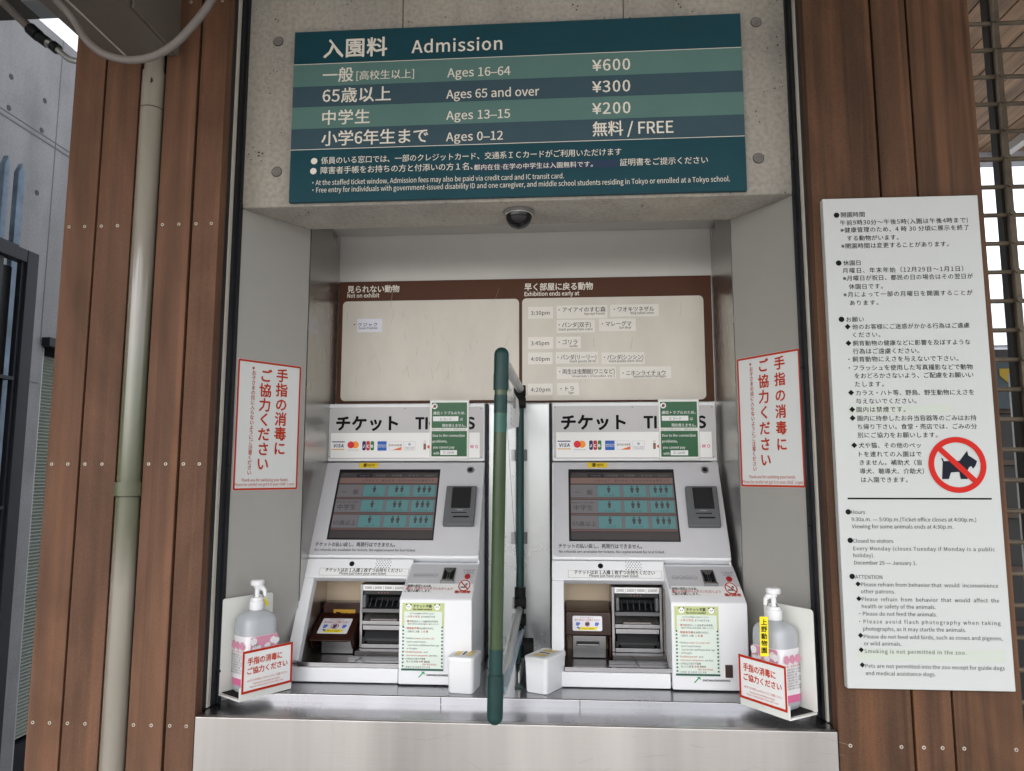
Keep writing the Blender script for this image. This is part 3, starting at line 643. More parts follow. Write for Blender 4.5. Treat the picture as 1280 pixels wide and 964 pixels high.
for a in (('Hours', 90, 84, 153), ('9:30a.m. — 5:00p.m.(Ticket office closes at 4:00p.m.)', 90, 117, 668), ('Viewing for some animals ends at 4:30p.m.', 92, 150, 562), ('Closed to visitors', 97, 217, 284), ('Every Monday (closes Tuesday if Monday is a public', 99, 252, 755),
          ('holiday).', 99, 284, 196), ('December 29 — January 1.', 103, 318, 392), ('ATTENTION', 107, 384, 233), ('Please refrain from behavior that  would  inconvenience', 134, 419, 770), ('other patrons.', 134, 451, 292), ('Please  refrain  from  behavior  that  would  affect  the', 138, 487, 774),
          ('health or safety of the animals.', 138, 520, 480), ('・Please do not feed the animals.', 126, 554, 486), ('・Please avoid flash photography when taking', 126, 590, 781), ('photographs, as it may startle the animals.', 144, 624, 620), ('Please do not feed wild birds, such as crows and pigeons,', 147, 660, 790),
          ('or wild animals.', 148, 692, 322), ('Smoking is not permitted in the zoo.', 150, 728, 622), ('Pets are not permitted into the zoo except for guide dogs', 155, 796, 800), ('and medical assistance dogs.', 156, 830, 480)):
    L(zC, *a, 6.4, .1, INK)
I.flush()

# ================================================================== ANIMAL BOARD
ab = thing('animal_board', 'brown framed board with two cream panels listing animals off exhibit', 'board', (-.13, 2.25, 1.667))
BP = wallplane(2.247)
MB().slab(BP, [(-.7085, 1.667), (.4505, 1.667), (.4505, 2.0535), (-.7085, 2.0535)], -.007, 0).make('board_panel', INKB, ab, .001)
zD = Z(5.072, 410, 330); zE = Z(4.571, 640, 330)
for (a, b) in ((zD(97, 240), zD(1212, 862)), (zE(58, 198), zE(1110, 774))):
    p = BP.uv(*a); q = BP.uv(*b); MB().slab(BP, rr(*p, *q, .014, 8), .0002, .0022).make('cream_panel', CREAM, ab)
I = Ink(BP, ab, d=.0006)
for t_, z_, x, y, x1, em, bo in (('見られない動物', zD, 123, 181, 452, 9.6, 1.2), ('Not on exhibit', zD, 123, 215, 325, 6.6, 1.3), ('早く部屋に戻る動物', zE, 72, 150, 462, 10, 1.2), ('Exhibition ends early at', zE, 72, 184, 384, 6.8, 1.3)):
    a = z_(x, y); b = z_(x1, y); I.text(WL, t_, a[0], a[1], b[0], em, bo)
# old tape marks and scuffs
I.flush()
I = Ink(BP, ab, 'scuff', .0026); SCF = M('grey scuff', (.36, .32, .275), .5); TPM = M('tape residue', (.60, .57, .53), .35)
for k in range(46):
    u = random.uniform(-.68, -.18) if k < 34 else random.uniform(-.05, .42); v = random.uniform(1.70, 1.99); L_ = random.uniform(.012, .06); a = random.gauss(1.35, .35); w_ = random.uniform(.0002, .0006)
    I.puv(SCF, [(u-w_, v), (u+w_, v), (u+w_*.6+L_*math.cos(a), v+L_*math.sin(a)), (u-w_*.6+L_*math.cos(a), v+L_*math.sin(a))])
for x, y, w_, h_ in ((605, 568, 45, 26), (848, 568, 34, 24), (605, 655, 50, 45), (305, 525, 18, 22)):
    a = zD(x-w_/2, y-h_/2); b = zD(x+w_/2, y+h_/2); I.rect(TPM, a[0], a[1], b[0], b[1])
I.flush()
def strip(z_, r, main, sub, mt, st, label, mat=STRIP, em=7.0):
    p = BP.uv(*z_(r[0], r[1])); q = BP.uv(*z_(r[2], r[3])); pl = wallplane(2.247-.0034)
    t = thing('name_strip', label, 'label strip', tuple(pl.pt((p[0]+q[0])/2, q[1])), 'name strips on the animal board')
    MB().slab(pl, [(p[0], q[1]), (q[0], q[1]), (q[0], p[1]), (p[0], p[1])], -.0010, 0).make('strip_card', mat, t)
    J = Ink(pl, t, d=.0004)
    a = z_(mt[0], mt[1]); b = z_(mt[2], mt[1]); J.text(INK, main, a[0], a[1], b[0], em, .5)
    if sub: a = z_(st[0], st[1]); b = z_(st[2], st[1]); J.text(INK, sub, a[0], a[1], b[0], 3.8, .5)
    J.flush(); return t
for r, m_, x0, y0, x1 in (((92, 248, 235, 312), '3:30pm', 108, 292, 215), ((92, 420, 235, 485), '3:45pm', 108, 465, 212), ((92, 508, 232, 573), '4:00pm', 108, 555, 215), ((92, 685, 232, 750), '4:20pm', 108, 730, 218)):
    strip(zE, r, m_, None, (x0, y0, x1), None, f'white time strip reading {m_} on the cream panel', em=6.6)
for r, m_, s_, mt, st, lab in (
    ((255, 240, 545, 310), '・アイアイのすむ森', 'Aye-aye Forest', (266, 275, 535), (412, 291, 530), 'white strip reading aye-aye forest at the top of the right panel'),
    ((560, 235, 838, 300), '・ワオキツネザル', 'Ring-tailed Lemur', (582, 272, 812), (678, 287, 812), 'white strip reading ring-tailed lemur, rightmost of the top row'),
    ((255, 322, 473, 392), '・パンダ(双子)', 'Giant panda(Twin cubs)', (266, 361, 450), (266, 381, 460), 'white strip reading giant panda twin cubs'),
    ((497, 315, 707, 383), '・マレーグマ', 'Sun Bear', (514, 355, 682), (612, 370, 682), 'white strip reading sun bear'),
    ((252, 418, 393, 482), '・ゴリラ', 'Gorilla', (266, 459, 374), (328, 476, 374), 'short white strip reading gorilla'),
    ((250, 505, 490, 568), '・パンダ(リーリー)', 'Giant panda (Ri Ri)', (260, 546, 482), (330, 563, 480), 'white strip reading giant panda Ri Ri'),
    ((512, 508, 757, 572), '・パンダ(シンシン)', 'Giant panda (Shin Shin)', (526, 546, 750), (553, 562, 746), 'white strip reading giant panda Shin Shin'),
    ((255, 590, 595, 655), '・両生は虫類館(ワニなど)', 'Vivarium ( Crocodile etc.)', (270, 628, 586), (344, 648, 586), 'long white strip reading vivarium crocodile etc'),
    ((615, 588, 910, 653), '・ニホンライチョウ', 'Japanese Rock Ptarmigan', (632, 636, 878), (690, 649, 878), 'white strip reading japanese rock ptarmigan'),
    ((258, 682, 383, 750), '・トラ', 'Tiger', (277, 725, 354), (320, 742, 354), 'short white strip reading tiger at the bottom')):
    strip(zE, r, m_, s_, mt, st, lab)
strip(zD, (188, 350, 345, 432), 'クジャク', 'Green Peafowl', (190, 398, 312), (194, 415, 312), 'bluish white strip reading peafowl alone on the left panel', STRIPW, 6)
q = BP.uv(*zD(170, 386)); MB().slab(wallplane(2.2437), circ(q[0], q[1], .002, 10), -.001, .0005).make('bullet_dot', INK, ab)

# ================================================================== TICKET MACHINES
X0 = -.037; MW = .480                      # right-hand machine, measured; the other is the same thing 0.68 m to the left
def slopeY(z): return 2.2-(1.485-z)*(.15/.27)
def machine(dx, which):
    sh = (dx, 0, 0); loc = (X0+dx+MW/2, 1.93, .923); g_ = 'ticket vending machines'
    t = thing('ticket_machine', 'white ticket vending machine on the ' + ('left of the green post, smoked cover raised' if which == 'L' else 'right of the green post, smoked cover shut'), 'ticket machine', loc, g_)
    a, b = X0+dx, X0+dx+MW
    HP = wallplane(2.20, sh); n = Vector((0, -.27, .15)); SLP = Plane((0, 2.2, 1.485), (1, 0, 0), (0, .15, .27), sh)
    LS = math.hypot(.15, .27)/.27
    def s2v(s): return -s
    xa, xb = X0, X0+MW                       # plane coords (before shift)
    # casing
    body = MB()
    body.box(a, b, 2.2, 2.25, 1.487, 1.661)
    body.slab(SLP, [(xa, 0), (xb, 0), (xb, -.303), (xa, -.303)], -.03, 0)
    body.make('upper_casing', CASE, t, .005, seg=3)
    lo = MB(); bot = -.582
    lo.slab(SLP, [(xa, -.306), (X0+.300, -.306), (X0+.300, -.3615), (xa, -.3615)], -.03, 0)
    lo.slab(SLP, [(xa, -.3615), (X0+.032, -.3615), (X0+.032, bot), (xa, bot)], -.03, 0)
    lo.make('front_casing', CASE, t, .003)
    lp = MB(); lp.box(a, X0+dx+.293, 1.914, 1.944, .925, .9615); lp.make('lower_panel', CASE, t, .003)
    for xs in (a, b-.004):
        MB().profx([(2.197, 1.48), (slopeY(1.0)+.03, 1.0), (slopeY(.965)+.012, .965), (1.932, .925), (2.245, .925), (2.245, 1.48)], xs, xs+.004).make('side_panel', CASE, t)
    # header panel
    hp = MB().slab(HP, rr(X0+.0055, 1.4945, X0+.474, 1.6495, .004), 0, .0028).make('header_panel', HEADP, t)
    PI = Ink(HP, t, d=.0034); zG = Z(4.383, 680, 490)
    PI.text(INK, 'チケット', *zG(97, 201), zG(445, 201)[0], 20.5, 2.4)
    PI.text(INK, 'TICKETS', *zG(549, 198), zG(885, 198)[0], 19.5, 2.4)
    for x, y in ((60, 84), (483, 84), (918, 84), (60, 352), (928, 356)):
        u, v = HP.uv(*zG(x, y)); PI.puv(INKG, circ(u, v, .0016, 10))
    u0, v0 = HP.uv(*zG(66, 221)); u1, v1 = HP.uv(*zG(921, 366))
    PI.puv(WHITEP, [(u0, v1+.004), (u1, v1+.004), (u1, v0), (u0, v0)], .0031)
    PI.flush(); PI = Ink(HP, t, 'card_logo', d=.0036)
    zv = Z(1, 0, 0)
    c = lambda r_, g2, b_: M('print %d %d %d' % (r_, g2, b_), S(r_, g2, b_), .5)
    dk, gd, rd, og, bu, gn = c(20, 32, 90), c(215, 160, 60), c(215, 30, 45), c(240, 145, 30), c(20, 90, 180), c(30, 120, 60)
    def R(m_, x, y, x1, y1, d=None, r=0): PI.rect(m_, *zG(x, y), *zG(x1, y1), d, r)
    R(dk, 74, 268, 146, 273); R(gd, 74, 310, 146, 315); PI.text(dk, 'VISA', *zG(82, 301), zG(140, 301)[0], 5.6, 2.2, slant=.15)
    u, v = HP.uv(*zG(182, 287)); PI.puv(rd, circ(u, v, .0105)); u, v = HP.uv(*zG(208, 287)); PI.puv(og, circ(u, v, .0105), .0035); PI.text(INK, 'mastercard', *zG(165, 319), zG(226, 319)[0], 1.9, .3)
    for x, m_, ch in ((247, dk, 'J'), (270, c(190, 25, 50), 'C'), (294, gn, 'B')):
        R(m_, x, 266, x+21, 318, None, .004); PI.text(WHITEP, ch, *zG(x+4, 302), zG(x+19, 302)[0], 4.6, 3, .0039)
    R(bu, 334, 267, 387, 319); PI.text(WHITEP, 'AMERICAN', *zG(336, 292), zG(386, 292)[0], 2.2, .8, .0039); PI.text(WHITEP, 'EXPRESS', *zG(340, 302), zG(386, 302)[0], 2.2, .8, .0039)
    gl = c(170, 175, 185)
    for x, x1 in ((399, 473), (484, 551)):
        p = HP.uv(*zG(x, 268)); q = HP.uv(*zG(x1, 317)); PI.frame(gl, (p[0], q[1]), (q[0], p[1]), .0006, .002)
    PI.text(INK, 'DISC VER', *zG(401, 294), zG(471, 294)[0], 3.2, 1.2); u, v = HP.uv(*zG(438, 289)); PI.puv(og, circ(u, v, .002, 12), .0038)
    PI.poly(c(225, 110, 40), [zG(420, 316), zG(472, 316), zG(472, 298)], .0037)
    u, v = HP.uv(*zG(517, 284)); PI.ring(c(40, 90, 150), u, v, .0035, .0018); PI.text(c(60, 70, 110), 'Diners Club', *zG(492, 304), zG(544, 304)[0], 2.0, .4); PI.text(c(90, 100, 130), 'INTERNATIONAL', *zG(494, 312), zG(543, 312)[0], 1.5, .2)
    R(gl, 571, 248, 573, 340); R(c(120, 85, 60), 597, 280, 612, 313); u, v = HP.uv(*zG(604, 270)); PI.ring(c(120, 85, 60), u, v, .003, .0024)
    u, v = HP.uv(*zG(628, 298)); PI.puv(c(215, 60, 50), circ(u, v, .0048)); PI.text(c(205, 60, 120), 'PASMO', *zG(800, 306), zG(909, 306)[0], 5.6, 1.4)
    PI.flush()
    # touch bezel
    bz = MB().slab(SLP, rr(X0+.004, -.296, X0+.479, -.004, .008), -.002, .0035).make('touch_bezel', GREYP, t, .0012)
    ORG[bz.name] = ORG[t.name]
    sc_ = MB().slab(SLP, [(X0+.047, -.2525), (X0+.350, -.2525), (X0+.350, -.0275), (X0+.047, -.0275)], .0036, .0042).make('screen_surround', M('black surround', (.008, .008, .009), .3), t)
    zs_ = Z(4.383, 680, 490)
    scr = MB().slab(SLP, [SLP.uv(*zs_(150, 812)), SLP.uv(*zs_(742, 820)), SLP.uv(*zs_(700, 446)), SLP.uv(*zs_(150, 446))], .0043, .0046)
    DSP = M('dim display glass', (.05, .041, .044), .12, 0, .08, 12, spec=.8)
    scr = scr.make('touch_screen', DSP, t)
    SI = Ink(SLP, scr, 'screen_graphic', .0050)
    disp = lambda nm, col: M('display '+nm, col, .14, spec=.7, emit=.04)
    tab, tabd, org, lab_, btn, icn, btx, sep = disp('tab', (.05, .045, .047)), disp('tab dark', (.022, .022, .028)), disp('orange', (.165, .105, .095)), disp('label', (.135, .128, .138)), disp('button', (.085, .19, .20)), disp('icon', (.055, .05, .055)), disp('button text', (.05, .085, .10)), disp('rule', (.12, .075, .07))
    def Q(m_, x, y, x1, y1, d=None):
        lean = lambda yy, xx: xx           # photo px of right machine
        SI.rect(m_, *zs_(x, y), *zs_(x1, y1), d)
    u_ = lambda x, y: SLP.uv(*zs_(x, y))
    # layout in metres on the slant: left edge, top, right, bottom
    def B(m_, x0, y0, x1, y1, d=None): SI.puv(m_, [(X0+x0, -y1), (X0+x1, -y1), (X0+x1, -y0), (X0+x0, -y0)], d)
    B(org, .053, .0565, .345, .075)
    for k in range(6): B(tabd if k == 1 else tab, .054+.0485*k, .043, .100+.0485*k, .0545)
    for k, s_ in enumerate(('', 'English', '中文简体', '中文繁體', '한국어', 'Español')):
        if s_: SI.tuv(lab_, s_, X0+.063+.0485*k, -.0515, .028, .0062, .3, .0053)
    SI.tuv(icn, '小学生以下　都内在住・在学の中学生は無料です', X0+.12, -.069, .215, .0085, .4, .0053)
    rows = (('一　般', ('600円', '1,200円', '1,800円')), ('中学生', ('200円', '400円', '600円')), ('65歳以上', ('300円', '600円', '900円')))
    for r_, (nm, prices) in enumerate(rows):
        y0 = .0785+.0485*r_; B(lab_, .053, y0, .345, y0+.041, .0048)
        B(sep, .053, y0+.0425, .345, y0+.047)
        SI.tuv(icn if r_ != 2 else icn, nm, X0+.058+(.006 if r_ == 0 else .003 if r_ == 1 else -.001), -(y0+.0315), .052 if r_ == 0 else .054 if r_ == 1 else .066, .0185 if r_ < 2 else .0165, .5, .0053)
        if r_ == 1: SI.tuv(icn, '都内在住・在学は無料', X0+.056, -(y0+.011), .064, .006, .3, .0053)
        for k in range(3):
            x0 = .1285+.0735*k; B(btn, x0, y0+.0015, x0+.066, y0+.0395)
            SI.frame(icn, (X0+x0, -(y0+.0395)), (X0+x0+.066, -(y0+.0015)), .0006, .001, .0052)
            for j in range(k+1):
                cx_ = X0+x0+.033+(j-k/2)*.0155; cy_ = -(y0+.0065)
                SI.puv(icn, circ(cx_, cy_, .0027, 10), .0053)
                SI.puv(icn, [(cx_-.0028, cy_-.0195), (cx_+.0028, cy_-.0195), (cx_+.0032, cy_-.0115), (cx_+.0048, cy_-.011), (cx_+.0044, cy_-.0035), (cx_-.0044, cy_-.0035), (cx_-.0048, cy_-.011), (cx_-.0032, cy_-.0115)], .0053)
            SI.tuv(btx, prices[k], X0+x0+.020, -(y0+.0365), .028, .0075, .4, .0053)
    B(tab, .053, .2285, .345, .2475)
    SI.flush()
    # yellow English tab and lower wording
    p = SLP.uv(*zs_(238, 392)); q = SLP.uv(*zs_(346, 419)); MB().slab(SLP, [(p[0], q[1]), (q[0], q[1]), (q[0], p[1]), (p[0], p[1])], .0038, .0045).make('language_sticker', YEL, t)
    BI = Ink(SLP, t, d=.0050); BI.text(INK, '[⬇English]', *zs_(262, 411), zs_(326, 411)[0], 4.2, .5)
    BI.d = .0042
    BI.text(INK, 'チケットの払い戻し、再発行はできません。', *zs_(80, 857), zs_(538, 857)[0], 6.2, .8); BI.text(INK, 'No refunds are available for tickets. No replacement for lost ticket.', *zs_(82, 884), zs_(662, 884)[0], 4.2, .5)
    # key lock
    u, v = SLP.uv(*zs_(880, 432)); k_ = MB().slab(SLP, circ(u, v, .0105), .0036, .006).make('key_lock', M('lock metal', (.4, .4, .4), .3, 1), t, smooth=False)
    MB().slab(SLP, circ(u, v, .0062), .006, .0075).make('key_slot', BLKP, k_)
    # card reader
    rp = SLP; P4 = [(X0+.374, -.2125), (X0+.461, -.2125), (X0+.4635, -.0895), (X0+.376, -.0895)]
    rd_ = MB().slab(SLP, P4, .0035, .020).make('card_reader', DGREY, t, .003)
    MB().slab(SLP, rr(X0+.394, -.1615, X0+.449, -.0955, .002), .0205, .0212).make('reader_screen', M('reader glass', (.012, .012, .014), .08), rd_)
    rp_ = MB(); rp_.slab(SLP, rr(X0+.402, -.190, X0+.447, -.186, .001), .0203, .0209); rp_.slab(SLP, rr(X0+.396, -.1765, X0+.440, -.174, .001), .0203, .0208); rp_.make('card_slot', INK, rd_)
    RI = Ink(SLP, t, d=.0215); RI.tuv(WHITEP, 'J-Mups', X0+.408, -.168, .02, .004, .3, .0206)
    RI.flush()
    # hole, speaker, label
    BI.d = .0006; u, v = SLP.uv(*Z(4.267, 640, 680)(472, 118)); BI.puv(INK, circ(u, v, .0072))
    for r_ in range(5):
        for k in range(6):
            uu = X0+.198+k*.0074+(.0037 if r_ % 2 else 0); BI.puv(INK, circ(uu, -.3105-r_*.0052, .0014, 8))
    zL = Z(4.267, 640, 680)
    p = SLP.uv(*zL(301, 142)); q = SLP.uv(*zL(799, 184)); BI.puv(INKG, [(p[0]-.0006, q[1]-.0006), (q[0]+.0006, q[1]-.0006), (q[0]+.0006, p[1]+.0006), (p[0]-.0006, p[1]+.0006)], .0005); BI.puv(PAPER, [(p[0], q[1]), (q[0], q[1]), (q[0], p[1]), (p[0], p[1])], .0008)
    BI.text(INK, 'チケットはお 1 人様 1 枚ずつお持ちください', *zL(333, 160), zL(762, 160)[0], 5.6, 1.0, .0012); BI.text(INK, 'Please just have your own ticket.', *zL(413, 177), zL(678, 177)[0], 4.4, .8, .0012)
    BI.flush()
    # chamber
    ox0, ox1 = X0+dx+.032, X0+dx+.296
    MB().box(ox0-.004, ox1+.004, 2.145, 2.15, .95, 1.20).make('chamber_back', BEIGE, t)
    MB().box(ox0-.0045, ox1+.0045, 2.028, 2.149, 1.170, 1.1745).make('chamber_top', STEELM, t)
    chs = [(slopeY(1.168)+.012, 1.168), (slopeY(.966)+.012, .966), (2.149, .966), (2.149, 1.168)]; MB().profx(chs, ox0-.006, ox0-.001).make('chamber_side', STEELM, t)
    MB().profx(chs, ox1, ox1+.004).make('chamber_side', STEELM, t)
    MB().box(ox0-.001, ox1, 1.925, 2.149, .940, .9655).make('chamber_floor', M('smoky floor', (.035, .026, .022), .28, 0), t)
    MB().box(ox0, ox1, 1.9125, 1.924, .9625, .973).make('tray_lip', STEEL, t, .001)
    # banknote unit
    bx0, bx1 = X0+dx+.158, X0+dx+.291; BYu = 2.035
    bu_ = MB(); w_ = .0075; DST = M('dull steel', (.30, .30, .31), .3, 1, .1, 20)
    bu_.box(bx0, bx0+w_, BYu, 2.14, .984, 1.150); bu_.box(bx1-w_, bx1, BYu, 2.14, .984, 1.150)
    bu_.box(bx0+w_, bx1-w_, BYu, BYu+.05, 1.135, 1.150); bu_.box(bx0+w_, bx1-w_, BYu-.004, BYu+.05, 1.0445, 1.055)
    bnu = bu_.make('banknote_unit', DST, t, .001)
    MB().box(bx0+w_, bx1-w_, BYu-.006, BYu+.05, .984, .9945).make('unit_sill', DST, bnu, .001)
    MB().box(bx0+w_, bx1-w_, BYu+.045, BYu+.05, .995, 1.135).make('unit_interior', BLKP, bnu)
    MB().profx([(BYu+.002, 1.1345), (BYu+.000, 1.124), (BYu+.022, 1.114), (BYu+.04, 1.1345)], bx0+w_+.002, bx1-w_-.002).make('note_slot', BLKP, bnu, .001)
    MB().profx([(BYu-.006, 1.0885), (BYu+.0, 1.092), (BYu+.04, 1.102), (BYu+.04, 1.0885)], bx0+w_+.002, bx1-w_-.002).make('slot_bed', BLKP, bnu, .0008)
    MB().profx([(BYu-.016, 1.079), (BYu-.014, 1.0885), (BYu+.03, 1.0885), (BYu+.03, 1.077)], bx0+w_+.001, bx1-w_-.001).make('slot_flap', M('flap grey', (.05, .05, .052), .3, .4), bnu, .0005)
    for k in range(6):
        x_ = bx0+.026+k*.0155; MB().profx([(BYu-.006, 1.0925), (BYu+.004, 1.093), (BYu+.03, 1.112), (BYu+.02, 1.112)], x_, x_+.0022).make('guide_rib', M('rib grey', (.07, .07, .075), .4), bnu)
    for x_ in (bx0+w_+.003, bx1-w_-.012): MB().box(x_, x_+.009, BYu-.014, BYu+.02, 1.090, 1.125).make('slot_cheek', DGREY, bnu, .003)
    MB().profx([(BYu+.004, 1.056), (BYu+.018, 1.077), (BYu+.024, 1.077), (BYu+.02, 1.056)], bx0+w_+.003, bx1-w_-.003).make('mirror_plate', M('hazy mirror', (.34, .33, .31), .3, 1, .3, 25), bnu)
    MB().box(bx0+.03, bx1-.03, BYu+.0, BYu+.004, 1.0555, 1.0595).make('unit_badge', M('badge grey', (.25, .22, .21), .5), bnu)
    MB().box(bx0+w_+.002, bx1-w_-.002, BYu-.002, BYu+.02, 1.0305, 1.0425).make('steel_lip', STEEL, bnu, .001)
    MB().profx([(BYu+.010, 1.030), (BYu-.002, 1.010), (BYu-.004, 1.002), (BYu+.03, .9955), (BYu+.03, 1.030)], bx0+w_+.006, bx1-w_-.006).make('return_slot', BLKP, bnu, .001)
    MB().box(bx0+w_+.016, bx1-w_-.016, BYu-.0065, BYu-.004, .9965, 1.003).make('note_mouth', BLKP, bnu)
    for x_ in (bx0+w_+.001, bx1-w_-.010): MB().box(x_, x_+.009, BYu-.005, BYu+.02, .996, 1.012).make('slot_cheek', BLKP, bnu, .002)
    for j in range(4):
        MB().box(bx0+.050+j*.0085, bx0+.0525+j*.0085, BYu+.0, BYu+.0025, 1.1275, 1.1295).make('indicator_lamp', M('amber lamp', (.30, .13, .06), .5), bnu)
    DP = wallplane(BYu); DI = Ink(DP, t, d=.0012)
    DI.tuv(INKG, '1000 | 2000 | 5000 | 10000', bx0+.013, 1.1385, .107, .0095, .6)
    DI.puv(WHITEP, [(bx0+.008, 1.1345), (bx1-.008, 1.1345), (bx1-.008, 1.1495), (bx0+.008, 1.1495)], .0006); DI.flush()
    MB().box(bx0-.001, bx1+.002, BYu-.04, BYu+.05, .9665, .9835).make('acrylic_shelf', M('smoky shelf', (.09, .085, .085), .25, .2), t, .001)
    MB().box(bx0-.012, ox1-.001, BYu-.056, BYu-.053, .966, .975).make('shelf_edge', STEEL, t)
    MB().box(bx1+.001, bx1+.003, BYu-.03, BYu+.08, .968, 1.150).make('acrylic_fin', M('thin acrylic', (.55, .5, .45), .1, 0, trans=.7, ior=1.1), t)
    # thin wire added to draw a scratch-like glint
    MB().tube([(bx0+.045 if which == 'R' else bx0+.05, BYu-.045, .985), (bx0+.062 if which == 'R' else bx0+.012, 1.955, .967)], .0012, 6).make('glint_wire', STEEL, t)
    # ticket chute
    tx0, tx1 = X0+dx+.036, X0+dx+.154
    ch = MB().box(tx0+.018, tx1-.012, 2.035, 2.14, .967, 1.0235).make('ticket_chute', M('chute steel', (.2, .2, .205), .3, 1, .1, 20), t, .0015)
    MB().box(tx0+.028, tx1-.030, 2.033, 2.036, .998, 1.0095).make('ticket_mouth', BLKP, ch); MB().box(tx0+.030, tx1-.031, 2.0315, 2.0345, .9995, 1.0025).make('mouth_lip', STEEL, ch)
    SK = M('ticket sticker', (.74, .75, .80), .4)
    def sticker(P, u0_, v0_, u1_, v1_, par):
        w, h = u1_-u0_, v1_-v0_
        MB().slab(P, rr(u0_, v0_, u1_, v1_, .004), .0004, .0010).make('cover_sticker', SK, par)
        K = Ink(P, par, 'sticker_print', .0014)
        f = lambda a_, b_: (u0_+w*a_, v0_+h*b_)
        K.tuv(INKR, 'チケットはここ', *f(.25, .84), w*.45, h*.13, .6); K.tuv(INKR, '取り忘れにご注意ください', *f(.08, .68), w*.84, h*.14, .8)
        for cx2, m_ in ((.18, c(90, 110, 190)), (.5, c(60, 50, 90)), (.82, c(90, 110, 190))):
            uu, vv = f(cx2, .46); K.puv(m_, [(uu-w*.07, vv-h*.10), (uu+w*.02, vv-h*.13), (uu+w*.08, vv+h*.02), (uu+w*.05, vv+h*.12), (uu-w*.06, vv+h*.11)])
        uu, vv = f(.5, .46); K.ring(INKR, uu, vv, h*.17, h*.14, .0016)
        aa = f(.2, .06); bb = f(.8, .26); K.puv(c(235, 215, 40), [aa, (bb[0], aa[1]), (bb[0]+w*.05, bb[1]), (aa[0]-w*.03, bb[1])]); uu, vv = f(.2, .2); K.puv(bu, [(uu-w*.06, vv), (uu+w*.05, vv-h*.08), (uu+w*.06, vv+h*.01), (uu-w*.05, vv+h*.09)], .0016)
        K.tuv(INK, 'チケット TICKET', *f(.32, .10), w*.4, h*.12, .6, .0016); K.flush()
    if which == 'R':
        cv_ = MB().profx([(2.03, 1.025), (2.035, 1.085), (2.142, 1.098), (2.142, 1.025)], tx0-.001, tx1+.002).make('smoked_cover', SMOKE, t, .003)
        wg = MB(); wg.box(tx0-.001, tx0+.004, 2.03, 2.13, .967, 1.024); wg.box(tx1-.004, tx1+.002, 2.03, 2.13, .967, 1.024); wg.make('cover_cheek', SMOKE, t, .002)
        sticker(Plane((0, 2.03, 1.025), (1, 0, 0), (0, .005, .06)), tx0+.018, .012, tx1-.022, .050, t)
    else:
        MB().box(tx0-.001, tx1+.002, 2.10, 2.142, .967, 1.09).make('cover_back', SMOKE, t, .003)
        YP = wallplane(2.098)
        MB().slab(YP, [(tx0+.030, 1.052), (tx0+.092, 1.052), (tx0+.092, 1.072), (tx0+.030, 1.072)], 0, .0008).make('ticket_sticker', M('amber sticker', (.5, .27, .01), .4), t)
        K = Ink(YP, t, d=.0014); K.tuv(INK, 'チケット', tx0+.056, 1.057, .03, .009, .6); K.puv(INK, [(tx0+.034, 1.054), (tx0+.05, 1.056), (tx0+.052, 1.064), (tx0+.038, 1.066)]); K.flush()
        CPn = Plane((0, 1.985, 1.012), (1, 0, 0), (0, .112, .052))
        q4 = [(tx0-.012+.006, .0), (tx1-.012, .0), (tx1+.0, .120), (tx0+.004, .120)]
        lid = MB().slab(CPn, rr(tx0-.003, 0, tx1-.006, .121, .006), -.004, 0).make('smoked_cover', SMOKE, t, .0015)
        w2 = MB(); w2.profx([(1.992, 1.008), (2.09, 1.054), (2.09, .985), (2.01, .985)], tx1-.008, tx1-.004); w2.profx([(1.992, 1.008), (2.09, 1.054), (2.09, .985), (2.01, .985)], tx0-.001, tx0+.003); w2.make('cover_cheek', SMOKE, t, .001)
        sticker(CPn, tx0+.012, .028, tx1-.024, .094, lid)
    # coin block
    kx0, kx1 = X0+dx+.2955, X0+dx+MW+.001
    cb = MB().profx([(2.046, 1.206), (1.9065, 1.136), (1.903, 1.129), (1.904, .926), (2.05, .926), (2.09, 1.206)], kx0, kx1).make('coin_block', CASE, t, .0035, seg=3)
    TP = Plane((0, 2.046, 1.206), (1, 0, 0), (0, .1395, .070), sh); zH = Z(5.67, 740, 700)
    TI = Ink(TP, t, d=.0009)
    pts = [zH(507, 62), zH(1008, 68), zH(1085, 262), zH(560, 248)]
    def q_(m_, L_, d=None): TI.poly(m_, [zH(*p_) for p_ in L_], d)
    ua, ub = X0+.299, X0+.479
    TI.puv(GREYP, [(ua, -.105), (ub, -.105), (ub, -.004), (ua, -.004)], .0006)
    _, vs0 = TP.uv(*zH(900, 190)); _, vs1 = TP.uv(*zH(900, 262))
    TI.puv(PAPER, [(ua+.006, vs1), (ub-.002, vs1), (ub-.002, vs0), (ua+.006, vs0)])
    for s_, m_, y_, x1_ in (('故障の原因となる為、', INK, 214, 748), ('細かいお金から入れていただくよう', INKR, 232, 912), ('ご協力お願いします。', INK, 250, 762)): TI.text(m_, s_, *zH(568, y_), zH(x1_, y_)[0], 3.6, .8, .0013)
    for k, s_ in enumerate(('500', '100', '50', '10')):
        u, v = TP.uv(*zH(588+46*k, 128)); o_ = circ(0, 0, 1, 20)
        TI.mb(INKG).add([TP.pt(u+a_*.0078, v+b_*.0095, .0010) for a_, b_ in o_]+[TP.pt(u+a_*.0071, v+b_*.0087, .0010) for a_, b_ in o_], [(i, (i+1) % 20, 20+(i+1) % 20, 20+i) for i in range(20)])
        TI.tuv(INKG, s_, u-.005, v-.004, .010, .009, .2, .0010)
    TI.text(INKG, 'Cancel', *zH(918, 98), zH(1000, 98)[0], 3.2, .2, .0011); TI.text(INKG, 'とりけし', *zH(932, 116), zH(1004, 116)[0], 3.2, .3, .0011)
